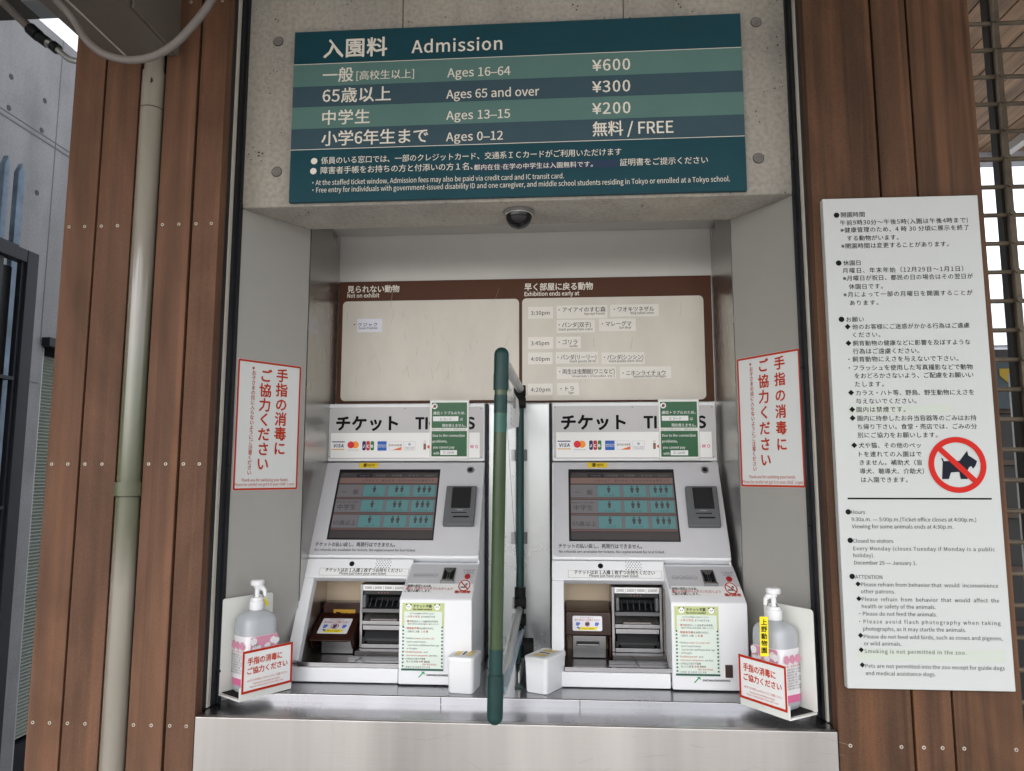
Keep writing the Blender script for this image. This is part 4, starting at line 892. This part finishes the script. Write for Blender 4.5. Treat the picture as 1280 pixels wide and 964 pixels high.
    u, v = TP.uv(*zH(985, 204)); TI.mb(INKR).add([TP.pt(u+a_*.0155, v+b_*.0255, .0014) for a_, b_ in circ(0, 0, 1, 32)]+[TP.pt(u+a_*.0128, v+b_*.0212, .0014) for a_, b_ in circ(0, 0, 1, 32)], [(i, (i+1) % 32, 32+(i+1) % 32, 32+i) for i in range(32)])
    TI.puv(PAPER, [(u+a_*.017, v+b_*.028) for a_, b_ in circ(0, 0, 1, 32)], .0010)
    TI.puv(INK, [(u-.009, v-.010), (u+.007, v-.010), (u+.007, v-.005), (u-.009, v-.005)], .0012)
    for j in range(2): TI.puv(INK, [(u+.001+j*.004, v-.001), (u+.003+j*.004, v-.001), (u+.006+j*.002, v+.009), (u+.004+j*.002, v+.010)], .0012)
    TI.puv(INKR, [(u-.0112, v+.0135), (u-.0088, v+.0165), (u+.0112, v-.0135), (u+.0088, v-.0165)], .0015)
    TI.text(INKR, '園内禁煙', *zH(945, 259), zH(1058, 259)[0], 3.8, 2.2, .0013)
    TI.flush()
    # coin slot and button
    u0, v0 = TP.uv(*zH(757, 78)); u1, v1 = TP.uv(*zH(892, 184)); u0 += .003
    cs = MB(); cs.slab(TP, [(u0, v1), (u1, v1), (u1, v0), (u0, v0)], .0008, .004); s1 = cs.make('coin_slot', M('chromed slot', (.4, .38, .36), .18, 1), t, .001)
    mk = MB(); uc = (u0+u1)/2; h_ = v0-v1
    mk.slab(TP, [(uc-.0018, v1+h_*.25), (uc+.0018, v1+h_*.25), (uc+.0018, v0-h_*.35), (uc-.0018, v0-h_*.35)], .0042, .0048); mk.slab(TP, [(u0+.003, v1+h_*.2), (uc-.004, v1+h_*.2), (uc-.003, v0-h_*.4), (u0+.003, v0-h_*.1)], .0042, .0046); mk.slab(TP, [(u1-.003, v1+h_*.2), (uc+.004, v1+h_*.2), (uc+.003, v0-h_*.4), (u1-.003, v0-h_*.1)], .0042, .0046)
    mk.make('slot_groove', INK, s1)
    MB().slab(TP, [(u0-.001, v1-.004), (u1+.001, v1-.004), (u1+.001, v1), (u0-.001, v1)], .0008, .009).make('slot_rest', STEEL, s1, .001)
    u, v = TP.uv(*zH(972, 141)); MB().slab(TP, [(u+a_*.0075, v+b_*.0105) for a_, b_ in circ(0, 0, 1, 20)], .0008, .004).make('cancel_button', BRIGHTR, t, .001)
    # logo and small display window
    FP = wallplane(1.9035, sh)
    LI = Ink(FP, t, 'maker_mark', .0008); u = X0+.346; LI.puv(c(40, 150, 90), [(u, .944), (u+.0035, .944), (u+.013, .954), (u+.017, .951), (u+.016, .9585), (u+.007, .9575), (u+.0105, .9555)])
    LI.tuv(INK, 'SINFONIA ENGINEERING', u+.021, .948, .066, .0062, 1.6, slant=.15); LI.flush()
    dk_ = MB().slab(FP, rr(X0+.4225, .9575, X0+.4405, .9875, .001), .0, .0016).make('coin_return', M('smoked window', (.06, .04, .035), .15), t)
    # bolts of the vertical seam on the right
    return t, FP
mR, FPR = machine(0, 'R'); mL, FPL = machine(-.680, 'L')

# notices stuck on the machines
def green_notice(dx, label, jx=0, jy=0):
    P = wallplane(2.1935, (dx+jx, 0, jy)); x0, x1 = X0+.314, X0+.4285; y0, y1 = 1.495, 1.6645; c0 = P.pt((x0+x1)/2, y0)
    t = thing('green_notice', label, 'notice', tuple(c0), 'green payment notices on the machines')
    MB().slab(P, [(x0-.002, y0-.005), (x1+.002, y0-.005), (x1+.002, y1+.003), (x0-.002, y1+.003)], -.0022, -.0012).make('plastic_sleeve', M('clear sleeve', (.72, .74, .74), .12, coat=.6, alpha=.75), t)
    MB().slab(P, [(x0, y0), (x1, y0), (x1, y1), (x0, y1)], -.0010, 0).make('paper_sheet', M('notice white', (.72, .74, .70), .25), t)
    G = M('notice green', (.002, .095, .028), .22, var=.1, vs=10, spec=.35); w = x1-x0; h = y1-y0
    K = Ink(P, t, 'notice_print', .0006); f = lambda a_, b_: (x0+w*a_, y1-h*b_)
    for a_, b_ in (((.035, .025), (.965, .475)), ((.035, .53), (.965, .975))):
        p, q = f(*a_), f(*b_); K.puv(G, [(p[0], q[1]), (q[0], q[1]), (q[0], p[1]), (p[0], p[1])])
    K.d = .0011; u, v = f(.11, .09); K.puv(WHITEP, circ(u, v, .0085)); K.puv(M('maroon print', (.12, .01, .015), .4), [(u-.005, v-.004), (u+.003, v-.005), (u+.006, v+.002), (u-.002, v+.005)], .0014)
    K.tuv(WHITEP, '通信トラブルのため、', *f(.07, .235), w*.86, h*.062, .5)
    p, q = f(.07, .27), f(.74, .355); K.puv(PAPER, [(p[0], q[1]), (q[0], q[1]), (q[0], p[1]), (p[0], p[1])]); K.tuv(INKG, 'IC カード', *f(.26, .34), w*.30, h*.058, .2, .0015); K.tuv(WHITEP, 'は', *f(.78, .345), 0, h*.062, .5)
    K.tuv(WHITEP, '現在使えません。', *f(.31, .455), w*.62, h*.062, .5); K.tuv(INKG, '他のカードはご利用いただけます。ご迷惑をおかけします', *f(.04, .515), w*.9, h*.03, .2)
    K.tuv(WHITEP, 'Due to the connection', *f(.07, .63), w*.84, h*.058, .4); K.tuv(WHITEP, 'problems,', *f(.07, .73), w*.38, h*.058, .4); K.tuv(WHITEP, 'you cannot pay', *f(.08, .835), w*.56, h*.058, .4); K.tuv(WHITEP, 'with', *f(.09, .94), w*.15, h*.058, .4)
    p, q = f(.27, .865), f(.71, .95); K.puv(PAPER, [(p[0], q[1]), (q[0], q[1]), (q[0], p[1]), (p[0], p[1])]); K.tuv(INKG, 'IC cards', *f(.35, .925), w*.29, h*.055, .3, .0015)
    K.flush()
green_notice(0, 'green payment trouble notice stuck over the header of the right machine'); green_notice(-.680, 'green payment trouble notice stuck over the header of the left machine', .002, .002)

def rule_poster(dx, label):
    P = wallplane(1.9030, (dx, 0, 0)); x0, x1, y0, y1 = X0+.3035, X0+.410, .960, 1.1255; w = x1-x0; h = y1-y0
    t = thing('ticket_rules_poster', label, 'poster', tuple(P.pt((x0+x1)/2, y0)), 'green bordered posters on the machines')
    MB().slab(P, [(x0, y0), (x1, y0), (x1, y1), (x0, y1)], .0006, .0014).make('paper_sheet', M('poster lime', (.50, .57, .27), .5), t)
    K = Ink(P, t, 'poster_print', .0018); f = lambda a_, b_: (x0+w*a_, y1-h*b_)
    MINT = M('poster mint', (.66, .74, .68), .5); DG = M('poster dark green', (.02, .09, .07), .5)
    p, q = f(0, .345), f(1, 1); K.puv(MINT, [(p[0], q[1]), (q[0], q[1]), (q[0], p[1]), (p[0], p[1])])
    p, q = f(.05, .125), f(.955, .97); K.puv(MINT, rr(p[0], q[1], q[0], p[1], .003), .0020)
    p, q = f(0, .965), f(1, .995); K.puv(DG, [(p[0], q[1]), (q[0], q[1]), (q[0], p[1]), (p[0], p[1])], .0021)
    for k in range(12):
        for x_ in (.015, .945):
            p, q = f(x_, .345+k*.052), f(x_+.04, .345+k*.052+.024); K.puv(DG, [(p[0], q[1]), (q[0], q[1]), (q[0], p[1]), (p[0], p[1])], .0022)
    for cx2 in (.16, .84):
        u, v = f(cx2, .06); K.puv(WHITEP, circ(u, v, .0068), .0024)
        for s_ in (-1, 1): K.puv(INK, circ(u+s_*.0052, v+.0056, .0021, 10), .0022); K.puv(INK, circ(u+s_*.0024, v+.0008, .0013, 8), .0026)
        K.puv(INK, circ(u, v-.0018, .0008, 8), .0026)
    K.d = .0024
    K.tuv(INK, 'チケット不要', *f(.27, .065), w*.44, h*.052, 1); K.tuv(INK, 'No ticket needed', *f(.27, .105), w*.44, h*.036, 1)
    red = INKR
    for s_, m_, x_, y_, ww, hh, bo in (('以下の方は係員にお声がけください', INK, .18, .165, .60, .026, .3), ('・小学６年生', red, .09, .215, .34, .038, .6), ('までのお子さま', INK, .46, .215, .33, .036, .5),
        ('・都内', red, .08, .285, .16, .038, .6), ('在住もしくは在学の中学生', INK, .245, .285, .62, .036, .5), ('(都内の中学生は生徒手帳をご提示ください)', INK, .14, .32, .74, .024, .4),
        ('・障害者手帳', red, .08, .388, .33, .038, .6), ('をお持ちの方と', INK, .42, .388, .34, .036, .5), ('・付添の方 １名様', INK, .12, .435, .30, .036, .4), ('１名様', red, .46, .435, .17, .036, .6),
        ('・Children', INK, .07, .535, .22, .034, .3), ('under 12 years old', red, .31, .535, .46, .034, .3), ("don't need tickets.", INK, .13, .585, .46, .034, .3), ('Just let the staff know their age', INK, .14, .635, .76, .034, .3), ('at the gate.', INK, .13, .682, .25, .034, .3),
        ('・Disabled person', red, .07, .735, .42, .036, .5), ('and', INK, .53, .735, .09, .034, .3), ('One more companion', red, .11, .785, .52, .034, .3), ('are free.', INK, .66, .785, .20, .034, .3),
        ('・小学生以下孩子不需要', INK, .07, .835, .50, .034, .3), ('私人口請看', INK, .12, .875, .28, .032, .3), ('免費', red, .42, .875, .10, .032, .6), ('優惠票', INK, .54, .875, .14, .032, .3), ('증표 확인하세요', red, .50, .915, .34, .032, .5), ('・장애인 및 보호자 1인 무료', INK, .07, .955, .62, .032, .3)):
        K.tuv(m_, s_, *f(x_, y_), w*ww, h*hh, bo)
    K.flush()
rule_poster(0, 'green bordered ticket rules poster with panda heads on the right machine'); rule_poster(-.680, 'green bordered ticket rules poster with panda heads on the left machine')

# middle door between the machines
md = thing('service_door', 'plain stainless service door between the two ticket machines', 'door', (-.14, 2.21, .923))
MB().box(-.2285, -.045, 2.222, 2.235, .925, 1.659).make('door_leaf', BACK if False else M('pale satin steel', (.46, .475, .485), .3, .8, .05, 3, rvar=.06), md, .0015)
MB().box(-.2365, -.2295, 2.20, 2.24, .925, 1.659).make('door_stile', BLACK, md); MB().box(-.0445, -.0385, 2.20, 2.24, .925, 1.659).make('door_stile', BLACK, md)
for zc in (1.505, 1.262):
    for x0, x1 in ((-.158, -.138), (-.134, -.112)):
        hg = MB().box(x0-.004, x1, 2.216, 2.2215, zc-.017, zc+.017).make('hinge', DGREY, md, .0005)
        for zz in (zc-.009, zc+.009): MB().tube([((x0+x1)/2, 2.2165, zz), ((x0+x1)/2, 2.2145, zz)], .0022, 8).make('hinge_screw', SCREW, hg)

# ================================================================== GREEN PARTITION
pt = thing('queue_partition', 'green pipe partition with clear panel standing between the two machines', 'partition', (-.134, 1.5, .95))
ft, fb = at(627, 440, 1.5), at(618.5, 900, 1.5); dv = (fb-ft)
at_ = lambda f: ft+dv*f
yf = lambda y: (y-440)/460.0
def tubeseg(y0, y1, r, nm, mat, capsule=None):
    MB().tube([at_(yf(y0)), at_(yf(y1))], r, 28).make(nm, mat, pt, smooth=True)
tubeseg(470, 868, .0132, 'front_post', OLIVE)
tubeseg(497, 520, .0138, 'sleeve', GREEN); tubeseg(815, 865, .0138, 'sleeve', GREEN)
def capsule(ya, yb, r, nm, up):
    a, b = at_(yf(ya)), at_(yf(yb)); d_ = (b-a).normalized(); pts = [a]; rs = [r]
    for k in range(0, 7):
        th = math.pi/2*k/6; pts.append(b-d_*r*(1-math.sin(th))+Vector((0, 0, 0))); rs.append(max(r*math.cos(th), .0006))
    MB().tube(pts, rs, 28).make(nm, GREEN, pt, smooth=True)
capsule(488, 434, .0152, 'end_cap', 1); capsule(854, 906, .0158, 'end_cap', 0)
tubeseg(469, 490, .0158, 'joint_collar', GREEN); tubeseg(846, 868, .0162, 'joint_collar', GREEN)
tubeseg(521, 545, .0134, 'sleeve', M('teal sleeve', (.02, .09, .07), .3))
rt, rb = Vector((-.130, 2.15, 1.70)), Vector((-.131, 2.15, .925))
MB().tube([rt, rb], .0125, 24).make('rear_post', GREEN, pt, smooth=True)
for z0_, z1_ in ((1.655, 1.705), (1.10, 1.13)): MB().tube([(-.1305, 2.15, z0_), (-.1305, 2.15, z1_)], .0165, 24).make('joint_collar', RUBBER, pt, smooth=True)
MB().tube([ft+Vector((.004, .02, -.02)), Vector((-.128, 2.14, 1.695))], .0115, 20).make('top_rail', GALV, pt, smooth=True)
MB().tube([at_(yf(880))+Vector((.004, .015, .0)), Vector((-.131, 2.14, 1.075))], .0105, 20).make('bottom_rail', GALV, pt, smooth=True)
MB().tube([at_(yf(868))+Vector((.014, .02, .0)), Vector((-.124, 2.12, 1.015))], .008, 20).make('brace_rail', M('blue grey rail', (.28, .36, .42), .4, .4), pt, smooth=True)
pp = MB(); A_ = ft+Vector((.002, .02, -.05)); B_ = Vector((-.131, 2.13, 1.665)); C_ = Vector((-.132, 2.13, 1.09)); E_ = at_(yf(872))+Vector((.002, .02, 0))
off = Vector((.0015, 0, 0)); pp.add([A_-off, B_-off, C_-off, E_-off, A_+off, B_+off, C_+off, E_+off], [(0, 1, 2, 3), (4, 7, 6, 5), (0, 4, 5, 1), (1, 5, 6, 2), (2, 6, 7, 3), (3, 7, 4, 0)])
pp.make('clear_panel', M('panel film', (.95, .97, .97), .02, 0, trans=1, ior=1.03), pt)
lb = MB(); lx_ = .0035
def pl_(Y, z_): return Vector((-.131-.004*(2.1-Y)+lx_, Y, z_))
lb.add([pl_(1.62, 1.655), pl_(2.05, 1.655), pl_(2.10, 1.62), pl_(2.06, 1.58), pl_(1.62, 1.545)], [(0, 1, 2, 3, 4)]); lb.make('paper_tag', PAPER, pt)
LP = Plane((-.1285, 0, 0), (0, 1, 0), (0, 0, 1)); K = Ink(LP, pt, 'tag_print', .0)
for j in range(6): K.tuv(INKG, '注意事項をよくお読みください', 1.72, 1.625-.012*j, .22, .010, .1, .002)
K.flush()
for Yc, zc in ((2.14, 1.655), (2.14, 1.69), (2.13, 1.09), (2.13, 1.045)): MB().tube([(-.146, Yc, zc), (-.112, Yc, zc)], .0165, 16).make('clamp', RUBBER, pt, smooth=True)
MB().tube([(-.115, 2.10, .975), (-.09, 2.10, .975)], .027, 20).make('caster_wheel', RUBBER, pt, smooth=True)
MB().tube([(-.131, 2.10, 1.03), (-.119, 2.10, .985)], .008, 10).make('caster_fork', BLKP, pt, smooth=True)
for k in range(5): MB().tube([(-.118, 1.93+.035*k, .928), (-.118, 1.93+.035*k, .955-.003*(k % 2))], .004, 8).make('foot_bolt', STEELM, pt)
MB().box(-.128, -.108, 1.90, 2.12, .9235, .9275).make('foot_plate', GREEN, pt)

# ================================================================== BINS
def lidded_box(cs_, ztop, label, dxs):
    cs_ = [Vector(c_) for c_ in cs_]; cen = sum(cs_, Vector((0, 0, 0)))/4
    t = thing('white_box', label, 'box', (cen.x, cen.y, .923), 'small white boxes on the counter')
    U = (cs_[1]-cs_[0]); V_ = (cs_[3]-cs_[0]); w, h = U.length, V_.length; U.normalize(); V_.normalize()
    def ringz(z_, s_): 
        r0 = rr(-w/2*s_, -h/2*s_, w/2*s_, h/2*s_, .010, 5); return [Vector((cen.x, cen.y, z_))+U*a_+V_*b_ for a_, b_ in r0]
    WB = M('white bin plastic', (.76, .77, .80), .35, bump=.02)
    b_ = MB().loft([ringz(.9235, .90), ringz(.926, .94), ringz(.98, .985), ringz(ztop-.012, 1.0)]).make('body', WB, t, smooth=True)
    l_ = MB().loft([ringz(ztop-.0115, 1.02), ringz(ztop-.002, 1.03), ringz(ztop, 1.0)]).make('lid', WB, t, smooth=True)
    TPn = Plane((cen.x, cen.y, ztop), U, V_); K = Ink(TPn, t, 'lid_label', .0006)
    YC = M('lid yellow print', (.72, .55, .16), .5)
    K.puv(PAPER, [(-w*.36, -h*.3), (w*.36, -h*.3), (w*.36, h*.32), (-w*.36, h*.32)])
    K.puv(YC, [(-w*.33, -h*.26), (-w*.12, -h*.26), (-w*.12, h*.28), (-w*.33, h*.28)], .0010); K.puv(INKG, [(-w*.04, -h*.2), (w*.04, -h*.2), (w*.04, h*.26), (-w*.04, h*.26)], .0010); K.puv(YC, [(w*.12, -h*.26), (w*.33, -h*.26), (w*.33, h*.28), (w*.12, h*.28)], .0010); K.flush()
lidded_box([(-.048, 1.842, 0), (.000, 1.932, 0), (-.056, 1.962, 0), (-.104, 1.872, 0)], 1.008, 'small white lidded box set cornerwise right of the green post', 0)
lidded_box([(-.290, 1.848, 0), (-.224, 1.838, 0), (-.212, 1.922, 0), (-.278, 1.932, 0)], 1.008, 'small white lidded box in front of the left ticket machine', 0)

# ================================================================== SANITISER STANDS AND BOTTLES
def sanitiser(side):
    L_ = side == 'left'
    if L_: a, b = Vector((-.755, 1.742, 0)), Vector((-.680, 1.853, 0))
    else: a, b = Vector((.401, 1.806, 0)), Vector((.474, 1.698, 0))
    U = (b-a).normalized(); Wd = (b-a).length; back = Vector((-U.y, U.x, 0))         # towards the lining
    org = (a+b)/2+back*.045; zb = .9245
    t = thing('dispenser_stand', f'white bent plate stand holding a sanitizer bottle at the {side} end of the counter', 'stand', (org.x, org.y, zb), 'sanitizer stands')
    WM = M('white enamel plate', (.70, .71, .68), .4)
    def P3(u, w_, z_): return a+U*u+back*w_+Vector((0, 0, z_))
    def pbox(mb, u0, u1, w0, w1, z0_, z1_):
        v = [P3(u, w_, z_) for z_ in (z0_, z1_) for w_ in (w0, w1) for u in (u0, u1)]
        return mb.add(v, [(0, 2, 3, 1), (4, 5, 7, 6), (0, 1, 5, 4), (2, 6, 7, 3), (0, 4, 6, 2), (1, 3, 7, 5)])
    bk = .088; pbox(MB(), -.004, Wd+.004, .002, bk, zb, zb+.004).make('base_plate', WM, t)
    BPn = Plane(P3(0, bk, 0), U, (0, 0, 1)); MB().slab(BPn, rr(-.004, zb, Wd+.004, 1.148, .008), -.003, 0).make('back_plate', WM, t, .0008)
    pbox(MB(), .004, Wd-.004, .012, bk-.004, zb+.0042, zb+.0065).make('rubber_mat', RUBBER, t)
    pbox(MB(), -.004, Wd+.004, 0, .002, zb, .955).make('front_lip', WM, t)
    # card
    k = thing('sanitizer_card', f'red framed hand disinfection card on the front of the {side} sanitizer stand', 'card', tuple(P3(Wd/2, -.004, .94)), 'red framed cards')
    CPn = Plane(P3(0, -.0035, 0), U, (0, 0, 1)); z0_, z1_ = .941, 1.037
    MB().slab(CPn, [(-.002, z0_), (Wd+.002, z0_), (Wd+.002, z1_), (-.002, z1_)], -.0015, 0).make('card_sheet', PAPER, k)
    K = Ink(CPn, k, 'card_print', .0007); K.frame(INKR, (-.002, z0_), (Wd+.002, z1_), .0055, .0008); RP = M('orange red lettering', (.52, .05, .02), .6, spec=.15)
    K.tuv(RP, '手指の消毒に', .012, z1_-.032, Wd*.70, .018, 1.5); K.tuv(RP, 'ご協力ください', .012, z1_-.053, Wd*.82, .0165, 1.5)
    K.tuv(RP, '※お子さまの目に入らないようにご注意ください', .012, z1_-.071, Wd*.82, .0062, .3); K.tuv(RP, 'Thank you for sanitizing your hands.', .028, z1_-.079, Wd*.55, .0052, .3); K.tuv(RP, 'Please be careful not get it in your child`s eyes', .020, z1_-.0855, Wd*.68, .0052, .3); K.flush()
    # bottle
    c0 = P3(Wd/2+(-.004 if L_ else -.002), .046, 0); zz = zb+.007
    bt = thing('sanitizer_bottle', f'translucent pump bottle with pink label on the {side} stand' + ('' if L_ else ', yellow tag on its neck'), 'bottle', (c0.x, c0.y, zz), 'sanitizer bottles')
    hw, hd = .044, .0365
    def sec(z_, s_, n=40, e=4.2, k_=1.0):
        o = []
        for i in range(n):
            th = 2*math.pi*i/n; cx_, sx_ = math.cos(th), math.sin(th); q = (abs(cx_)**e+abs(sx_)**e)**(-1/e)
            o.append(Vector((c0.x, c0.y, zz+z_))+U*(cx_*q*hw*s_)+back*(sx_*q*hd*s_*k_))
        return o
    BMt = M('cloudy bottle plastic', (.62, .65, .69), .25, 0, trans=.35, ior=1.35, coat=.2)
    MB().loft([sec(0, .86), sec(.004, .96), sec(.012, 1), sec(.154, 1), sec(.166, .975), sec(.176, .87, e=3.4), sec(.183, .64, e=2.6), sec(.187, .40, e=2), sec(.190, .36, e=2)]).make('bottle_body', BMt, bt, smooth=True)
    PK = M('label pink', (.62, .27, .38), .5); PKD = M('label magenta', (.62, .14, .30), .4); LW = M('label white', (.74, .73, .76), .4)
    lbm = MB(); s0, s1_ = sec(.018, 1.012), sec(.132, 1.012); n = len(s0); lbm.add(s0+s1_, [(i, (i+1) % n, n+(i+1) % n, n+i) for i in range(n)]); lbo = lbm.make('label_band', LW, bt, smooth=True)
    lbm = MB(); s0, s1_ = sec(.018, 1.018), sec(.034, 1.018); lbm.add(s0+s1_, [(i, (i+1) % n, n+(i+1) % n, n+i) for i in range(n)]); lbm.make('label_foot', PKD, bt, smooth=True)
    front = Plane(c0-back*(hd*1.02)+Vector((0, 0, 0)), U, (0, 0, 1))                   # wide face, towards the user
    sidep = Plane(c0+(-U if L_ else U)*(hw*1.02), (-back if L_ else back), (0, 0, 1))   # narrow face
    K = Ink(front, bt, 'label_print', .0012); rnd = random.Random(3)
    K.puv(PK, rr(-.037, zz+.035, .037, zz+.131, .004), .0010)
    for j in range(17):
        u, v = rnd.uniform(-.033, .033), zz+rnd.uniform(.045, .122); r_ = rnd.uniform(.007, .013); pts = [(u+r_*rnd.uniform(.6, 1.3)*math.cos(a_*.785), v+r_*rnd.uniform(.5, 1.1)*math.sin(a_*.785)) for a_ in range(8)]; K.puv(LW, pts, .0012+.00003*j)
    K.puv(LW, rr(-.018, zz+.040, .024, zz+.095, .004), .0019)
    K.tuv(INK, 'サラヤ', -.030, zz+.108, .014, .008, 1, .0022); K.tuv(INK, '手指消毒用', -.008, zz+.088, .022, .006, .4, .0022); K.tuv(INK, 'Nstar', -.014, zz+.073, .034, .017, .2, .0022); K.tuv(INKR, 'アルコール', -.005, zz+.062, .02, .006, .6, .0022)
    K.puv(PKD, rr(-.006, zz+.042, .008, zz+.056, .003), .0020); K.flush()
    K = Ink(sidep, bt, 'label_print', .0014)
    for j in range(3): u = -.02+j*.018; K.puv(PK, [(u-.008, zz+.105), (u+.004, zz+.099), (u+.012, zz+.110), (u+.002, zz+.120), (u-.006, zz+.118)])
    K.tuv(INKR, '手指・皮膚の消毒', -.026, zz+.094, .05, .005, .3, .0018)
    for j in range(8): K.tuv(INK, '使用上の注意を必ずお読みください。火気厳禁', -.026, zz+.087-.0058*j, .050-(.012 if j % 3 == 2 else 0), .0048, .1, .0018)
    K.flush()
    ax = lambda r_, z_, n=20: [Vector((c0.x+r_*math.cos(2*math.pi*i/n), c0.y+r_*math.sin(2*math.pi*i/n), zz+z_)) for i in range(n)]
    WPm = M('white cap plastic', (.78, .79, .82), .35)
    MB().loft([ax(.0160, .188), ax(.0175, .190), ax(.0175, .209), ax(.0150, .211), ax(.0140, .217), ax(.006, .218)]).make('screw_cap', WPm, bt, smooth=True)
    MB().loft([ax(.0062, .217), ax(.0055, .238), ax(.0085, .240), ax(.0085, .2445)]).make('pump_stem', WPm, bt, smooth=True)
    nd = (-back*.6+U*(.8 if L_ else -.8)).normalized()
    MB().loft([ax(.0155, .246), ax(.0165, .248), ax(.0165, .256), ax(.014, .259)]).make('pump_head', WPm, bt, smooth=True)
    s_ = c0+Vector((0, 0, zz+.242)); MB().tube([s_+nd*.004, s_+nd*.012+Vector((0, 0, -.003)), s_+nd*.018+Vector((0, 0, -.010)), s_+nd*.019+Vector((0, 0, -.022))], [.0075, .0065, .005, .004], 12).make('pump_spout', WPm, bt, smooth=True)
    # wire and tag
    c1 = c0+Vector((0, 0, zz+.218)); wd_ = (U if L_ else -U)
    MB().tube([c1+wd_*(.004+.014*math.sin(q))+Vector((0, 0, .008*math.cos(q))) for q in [x_*math.pi/6 for x_ in range(13)]], .0009, 6).make('neck_wire', RUBBER, bt, smooth=True)
    if L_:
        TPn = Plane(c1+U*.017-back*.002, U, (0, 0, 1)); MB().slab(TPn, [(0, -.012), (.010, -.026), (.015, -.024), (.006, -.004)], 0, .0008).make('yellow_tag', M('tag yellow', (.80, .66, .01), .4), bt)
    else:
        TPn = Plane(at(955.2, 800, c0.y-.055), (1, .03, 0), (.02, 0, 1)); hh = .050; w2 = .0092
        MB().slab(TPn, [(-w2, -hh*.70), (w2, -hh*.70), (w2, hh*1.0), (-w2, hh*1.0)], 0, .0008).make('yellow_tag', M('tag yellow', (.80, .66, .01), .4), bt)
        K = Ink(TPn, bt, 'tag_lettering', .0012)
        for j, chh in enumerate('上野動物園'): K.tuv(INK, chh, -.0062, hh*.66-.0150*j, 0, .0135, 1.4)
        K.flush()
sanitiser('left'); sanitiser('right')

# ================================================================== WALL POSTERS
def poster(P, corners, label, cols, eng):
    uv = [P.uv(*c_) for c_ in corners]; u0 = (uv[0][0]+uv[3][0])/2; u1 = (uv[1][0]+uv[2][0])/2; v1 = (uv[0][1]+uv[1][1])/2; v0 = (uv[2][1]+uv[3][1])/2
    t = thing('disinfection_poster', label, 'poster', tuple(P.pt((u0+u1)/2, v0)), 'red framed hand disinfection posters')
    MB().slab(P, rr(u0, v0, u1, v1, .003), .0004, .0016).make('poster_sheet', M('poster white', (.66, .68, .68), .42), t)
    K = Ink(P, t, 'poster_print', .0021); PR = M('poster red', (.44, .042, .015), .6, spec=.15)
    K.frame(PR, (u0+.0008, v0+.0008), (u1-.0008, v1-.0008), .0052, .004)
    for s_, (xt, yt, xb, yb), em, bo in cols: K.vtext(PR, s_, xt, yt, xb, yb, em, bo)
    for s_, x, y, x1 in eng: K.text(PR, s_, x, y, x1, 5.0, .4)
    K.flush()
zP = Z(4.817, 280, 430); zR = Z(4.592, 900, 420)
j2 = lambda z_, a_: (*z_(a_[0], a_[1]), *z_(a_[2], a_[3]))
poster(PSL, [zP(85, 88), zP(468, 135), zP(435, 880), zP(45, 882)], 'red framed hand disinfection poster on the left splayed panel',
    [('手指の消毒に', j2(zP, (350, 150, 330, 672)), 17.5, 1.6), ('ご協力ください', j2(zP, (252, 150, 228, 765)), 17.5, 1.6), ('※お子さまの目に入らないようにご注意ください', j2(zP, (181, 130, 148, 790)), 6.2, .9)],
    [('Thank you for sanitizing your hands.', *zP(100, 829), zP(384, 829)[0]), ('Please be careful not get it in your child`s eyes', *zP(58, 856), zP(420, 856)[0])])
poster(PSR, [zR(98, 128), zR(462, 75), zR(495, 875), zR(125, 865)], 'red framed hand disinfection poster on the right splayed panel',
    [('手指の消毒に', j2(zR, (342, 115, 360, 662)), 17.5, 1.6), ('ご協力ください', j2(zR, (248, 130, 268, 752)), 17.5, 1.6), ('※お子さまの目に入らないようにご注意ください', j2(zR, (180, 148, 204, 778)), 6.2, .9)],
    [('Thank you for sanitizing your hands.', *zR(170, 817), zR(438, 817)[0]), ('Please be careful not get it in your child`s eyes', *zR(134, 845), zR(482, 845)[0])])

# ================================================================== DOME CAMERA
c_ = onz(648.5, 280, 2.137); c_.y = 1.88; c_ = Vector((at(648.5, 285, 1.88).x, 1.88, 2.1365))
dc = thing('dome_camera', 'black glass dome camera under the concrete lintel', 'camera', tuple(c_))
axr = lambda r_, z_, n=32: [Vector((c_.x+r_*math.cos(2*math.pi*i/n), c_.y+r_*math.sin(2*math.pi*i/n), c_.z+z_)) for i in range(n)]
MB().loft([axr(.041, 0), axr(.041, -.004), axr(.038, -.007)]).make('mount_ring', M('camera grey', (.16, .155, .15), .5), dc, smooth=True)
MB().loft([axr(.036, -.007)]+[axr(max(.035*math.cos(q), .001), -.012-.035*math.sin(q)) for q in [i*math.pi/20 for i in range(11)]]).make('dome', M('black dome glass', (.006, .006, .008), .12, spec=.5), dc, smooth=True)
MB().loft([axr(.0355, -.0075), axr(.0372, -.008), axr(.0372, -.011), axr(.0355, -.012)]).make('trim_ring', M('camera trim', (.55, .55, .55), .25, .8), dc, smooth=True)

D.objects.remove(_to); D.curves.remove(_tc); D.scenes.remove(_sc)
